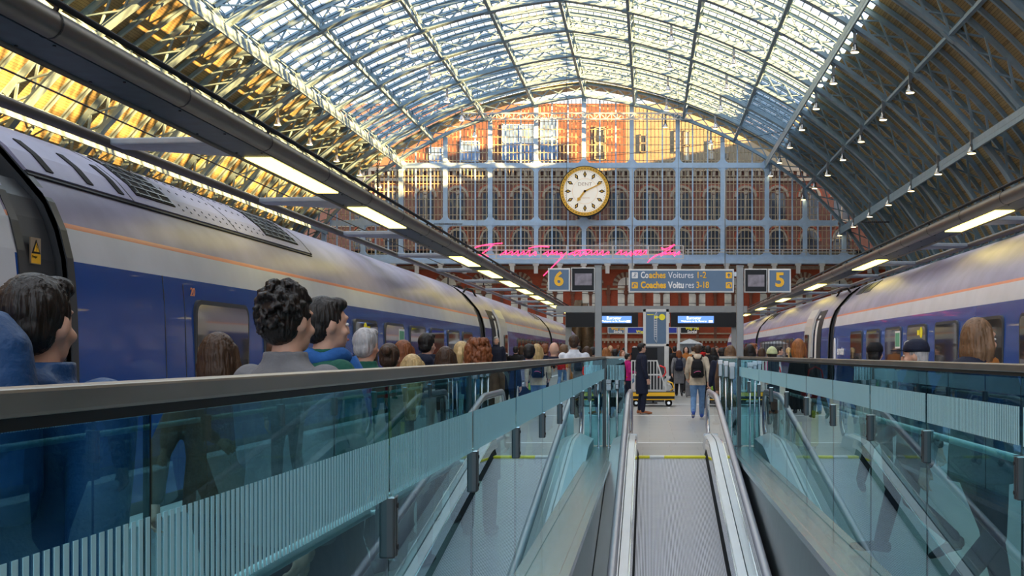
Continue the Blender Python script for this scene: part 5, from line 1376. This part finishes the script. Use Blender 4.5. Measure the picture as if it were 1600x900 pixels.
pp('man in navy cap and navy jacket looking left', 1428, 531, 9.0, -75, 'walk', 'jacket', 'navy', 'navy', 'short', 'grey', extra='cap', face_on=True)
pp('woman with brown hair and rust scarf nearest on the right', 1532, 496, 7.0, 62, 'walkb', 'down', 'navy', 'navy', 'bob', 'lbrown', extra='scarf', face_on=True)
# further crowd on the concourse
far = [(806, 541, 38), (815, 540, 41), (905, 541, 40), (954, 540, 52), (966, 539, 58), (992, 541, 50), (1046, 542, 58), (1083, 541, 56), (1098, 541, 52), (1120, 541, 50), (1134, 542, 44), (1052, 544, 66), (940, 543, 60), (1108, 543, 64), (975, 543, 68), (1128, 543, 58), (1190, 543, 34), (1218, 541, 31), (1232, 543, 38)]
cl = ['black', 'navy', 'grey', 'brown', 'teal', 'black', 'navy', 'beige', 'red', 'black', 'grey', 'navy', 'black', 'green', 'white', 'black', 'navy', 'grey', 'black']
hs = ['short', 'bob', 'short', 'long', 'pony', 'short', 'bob', 'short', 'curly', 'short', 'bun', 'bob', 'short', 'short', 'bob', 'short', 'bob', 'short', 'pony']
hc = ['dark', 'brown', 'dark', 'blonde', 'auburn', 'grey', 'dark', 'brown', 'dark', 'lbrown', 'dark', 'ginger', 'dark', 'brown', 'dark', 'dark', 'brown', 'dark', 'blonde']
where = ['behind the blue-jacketed man, first of a pair by the left train', 'behind the blue-jacketed man, second of a pair by the left train', 'beyond the tall man in white shirt', 'far off between the left post and the trolley', 'far off left of the black board', 'far off behind the black board',
         'far off right of the totem', 'far off behind the beige-jacketed man', 'far off, red jacket, near the man in black', 'far off behind the man in black jacket', 'far off left of the long brown hair', 'farthest off under the grey tent', 'far off just right of the left post', 'in green, farthest off right of centre', 'in white, farthest off left of the totem', 'far off behind the sensor posts',
         'by the right train, beyond the pale green beanie', 'by the right train, just left of the orange grey hair', 'by the right train, beyond the orange grey hair']
hn = dict(dark='dark', brown='brown', blonde='blonde', auburn='auburn', grey='grey', lbrown='light brown', ginger='ginger')
for i, (xp, yp, D) in enumerate(far):
    r = pp('%s-haired person in %s %s' % (hn[hc[i]], cl[i] if cl[i] != 'grey' else 'grey coat', where[i]), xp, yp, D, [0, 10, -8, 170, 0, 90][i % 6], ['walk', 'stand', 'walkb'][i % 3], ['coat', 'jacket', 'hood'][i % 3], cl[i], ['black', 'navy', 'denim'][i % 3], hs[i], hc[i])
    r['group'] = 'travellers far down the platform'
# bags
def bag(name, label, cat, x, y, z, w_, d, h, m, handle=True, wheels=False, rz=0):
    t = thing(name, label, cat, (x, y, z), rz)
    g = MB(); g.box(-w_ / 2, w_ / 2, -d / 2, d / 2, .04 if wheels else 0, h); g.build('bag_body', m, t, bevel=min(d, w_) * .18, local=True)
    if wheels:
        for sx in (-1, 1): g = MB(); g.ring(0, .03, sx * w_ * .38 - .012, sx * w_ * .38 + .012, 12, 'x', (0, .03)); g.build('wheel', RUBBER, t, local=True)
        g = MB(); g.tube([(-w_ * .3, d * .3, h), (-w_ * .3, d * .3, h + .42), (w_ * .3, d * .3, h + .42), (w_ * .3, d * .3, h)], .011, 8); g.build('pull_handle', STAIND, t, local=True)
    elif handle:
        g = MB(); g.tube([(-w_ * .28, 0, h - .01), (-w_ * .22, 0, h + .13), (0, 0, h + .18), (w_ * .22, 0, h + .13), (w_ * .28, 0, h - .01)], .012, 8); g.build('handle', m, t, local=True)
    return t
bag('holdall', 'bright red holdall carried beside the orange grey-haired person', 'bag', at(1274, 17.6), 17.6, .90, .42, .22, .28, COL['red'])
bag('suitcase', 'tall yellow suitcase standing behind the right balustrade', 'suitcase', at(1262, 19.4), 19.5, 0, .36, .26, .62, COL['yellow'], wheels=True)
bag('holdall', 'lime green bag beside the blue jeans of the beige-jacketed man', 'bag', at(1113.5, 32.6), 32.7, .56, .18, .2, .2, mat('lime_nylon', (.25, .45, .03), .6))
bag('suitcase', 'black suitcase left of the luggage trolley', 'suitcase', at(962, 32.5), 32.4, 0, .42, .28, .66, COL['black'], wheels=True)
bag('suitcase', 'dark grey suitcase by the woman with red-brown hair', 'suitcase', at(1079, 43), 42.6, 0, .4, .26, .6, COL['grey'], wheels=True)
bag('suitcase', 'navy suitcase beside the black-coated man right of centre', 'suitcase', at(1127, 34), 34.1, 0, .4, .26, .62, COL['navy'], wheels=True)
bag('suitcase', 'silver grey suitcase on the left platform near the blonde ponytail', 'suitcase', -2.9, 12.4, 0, .44, .28, .68, mat('silver_shell', (.35, .37, .4), .35), wheels=True)
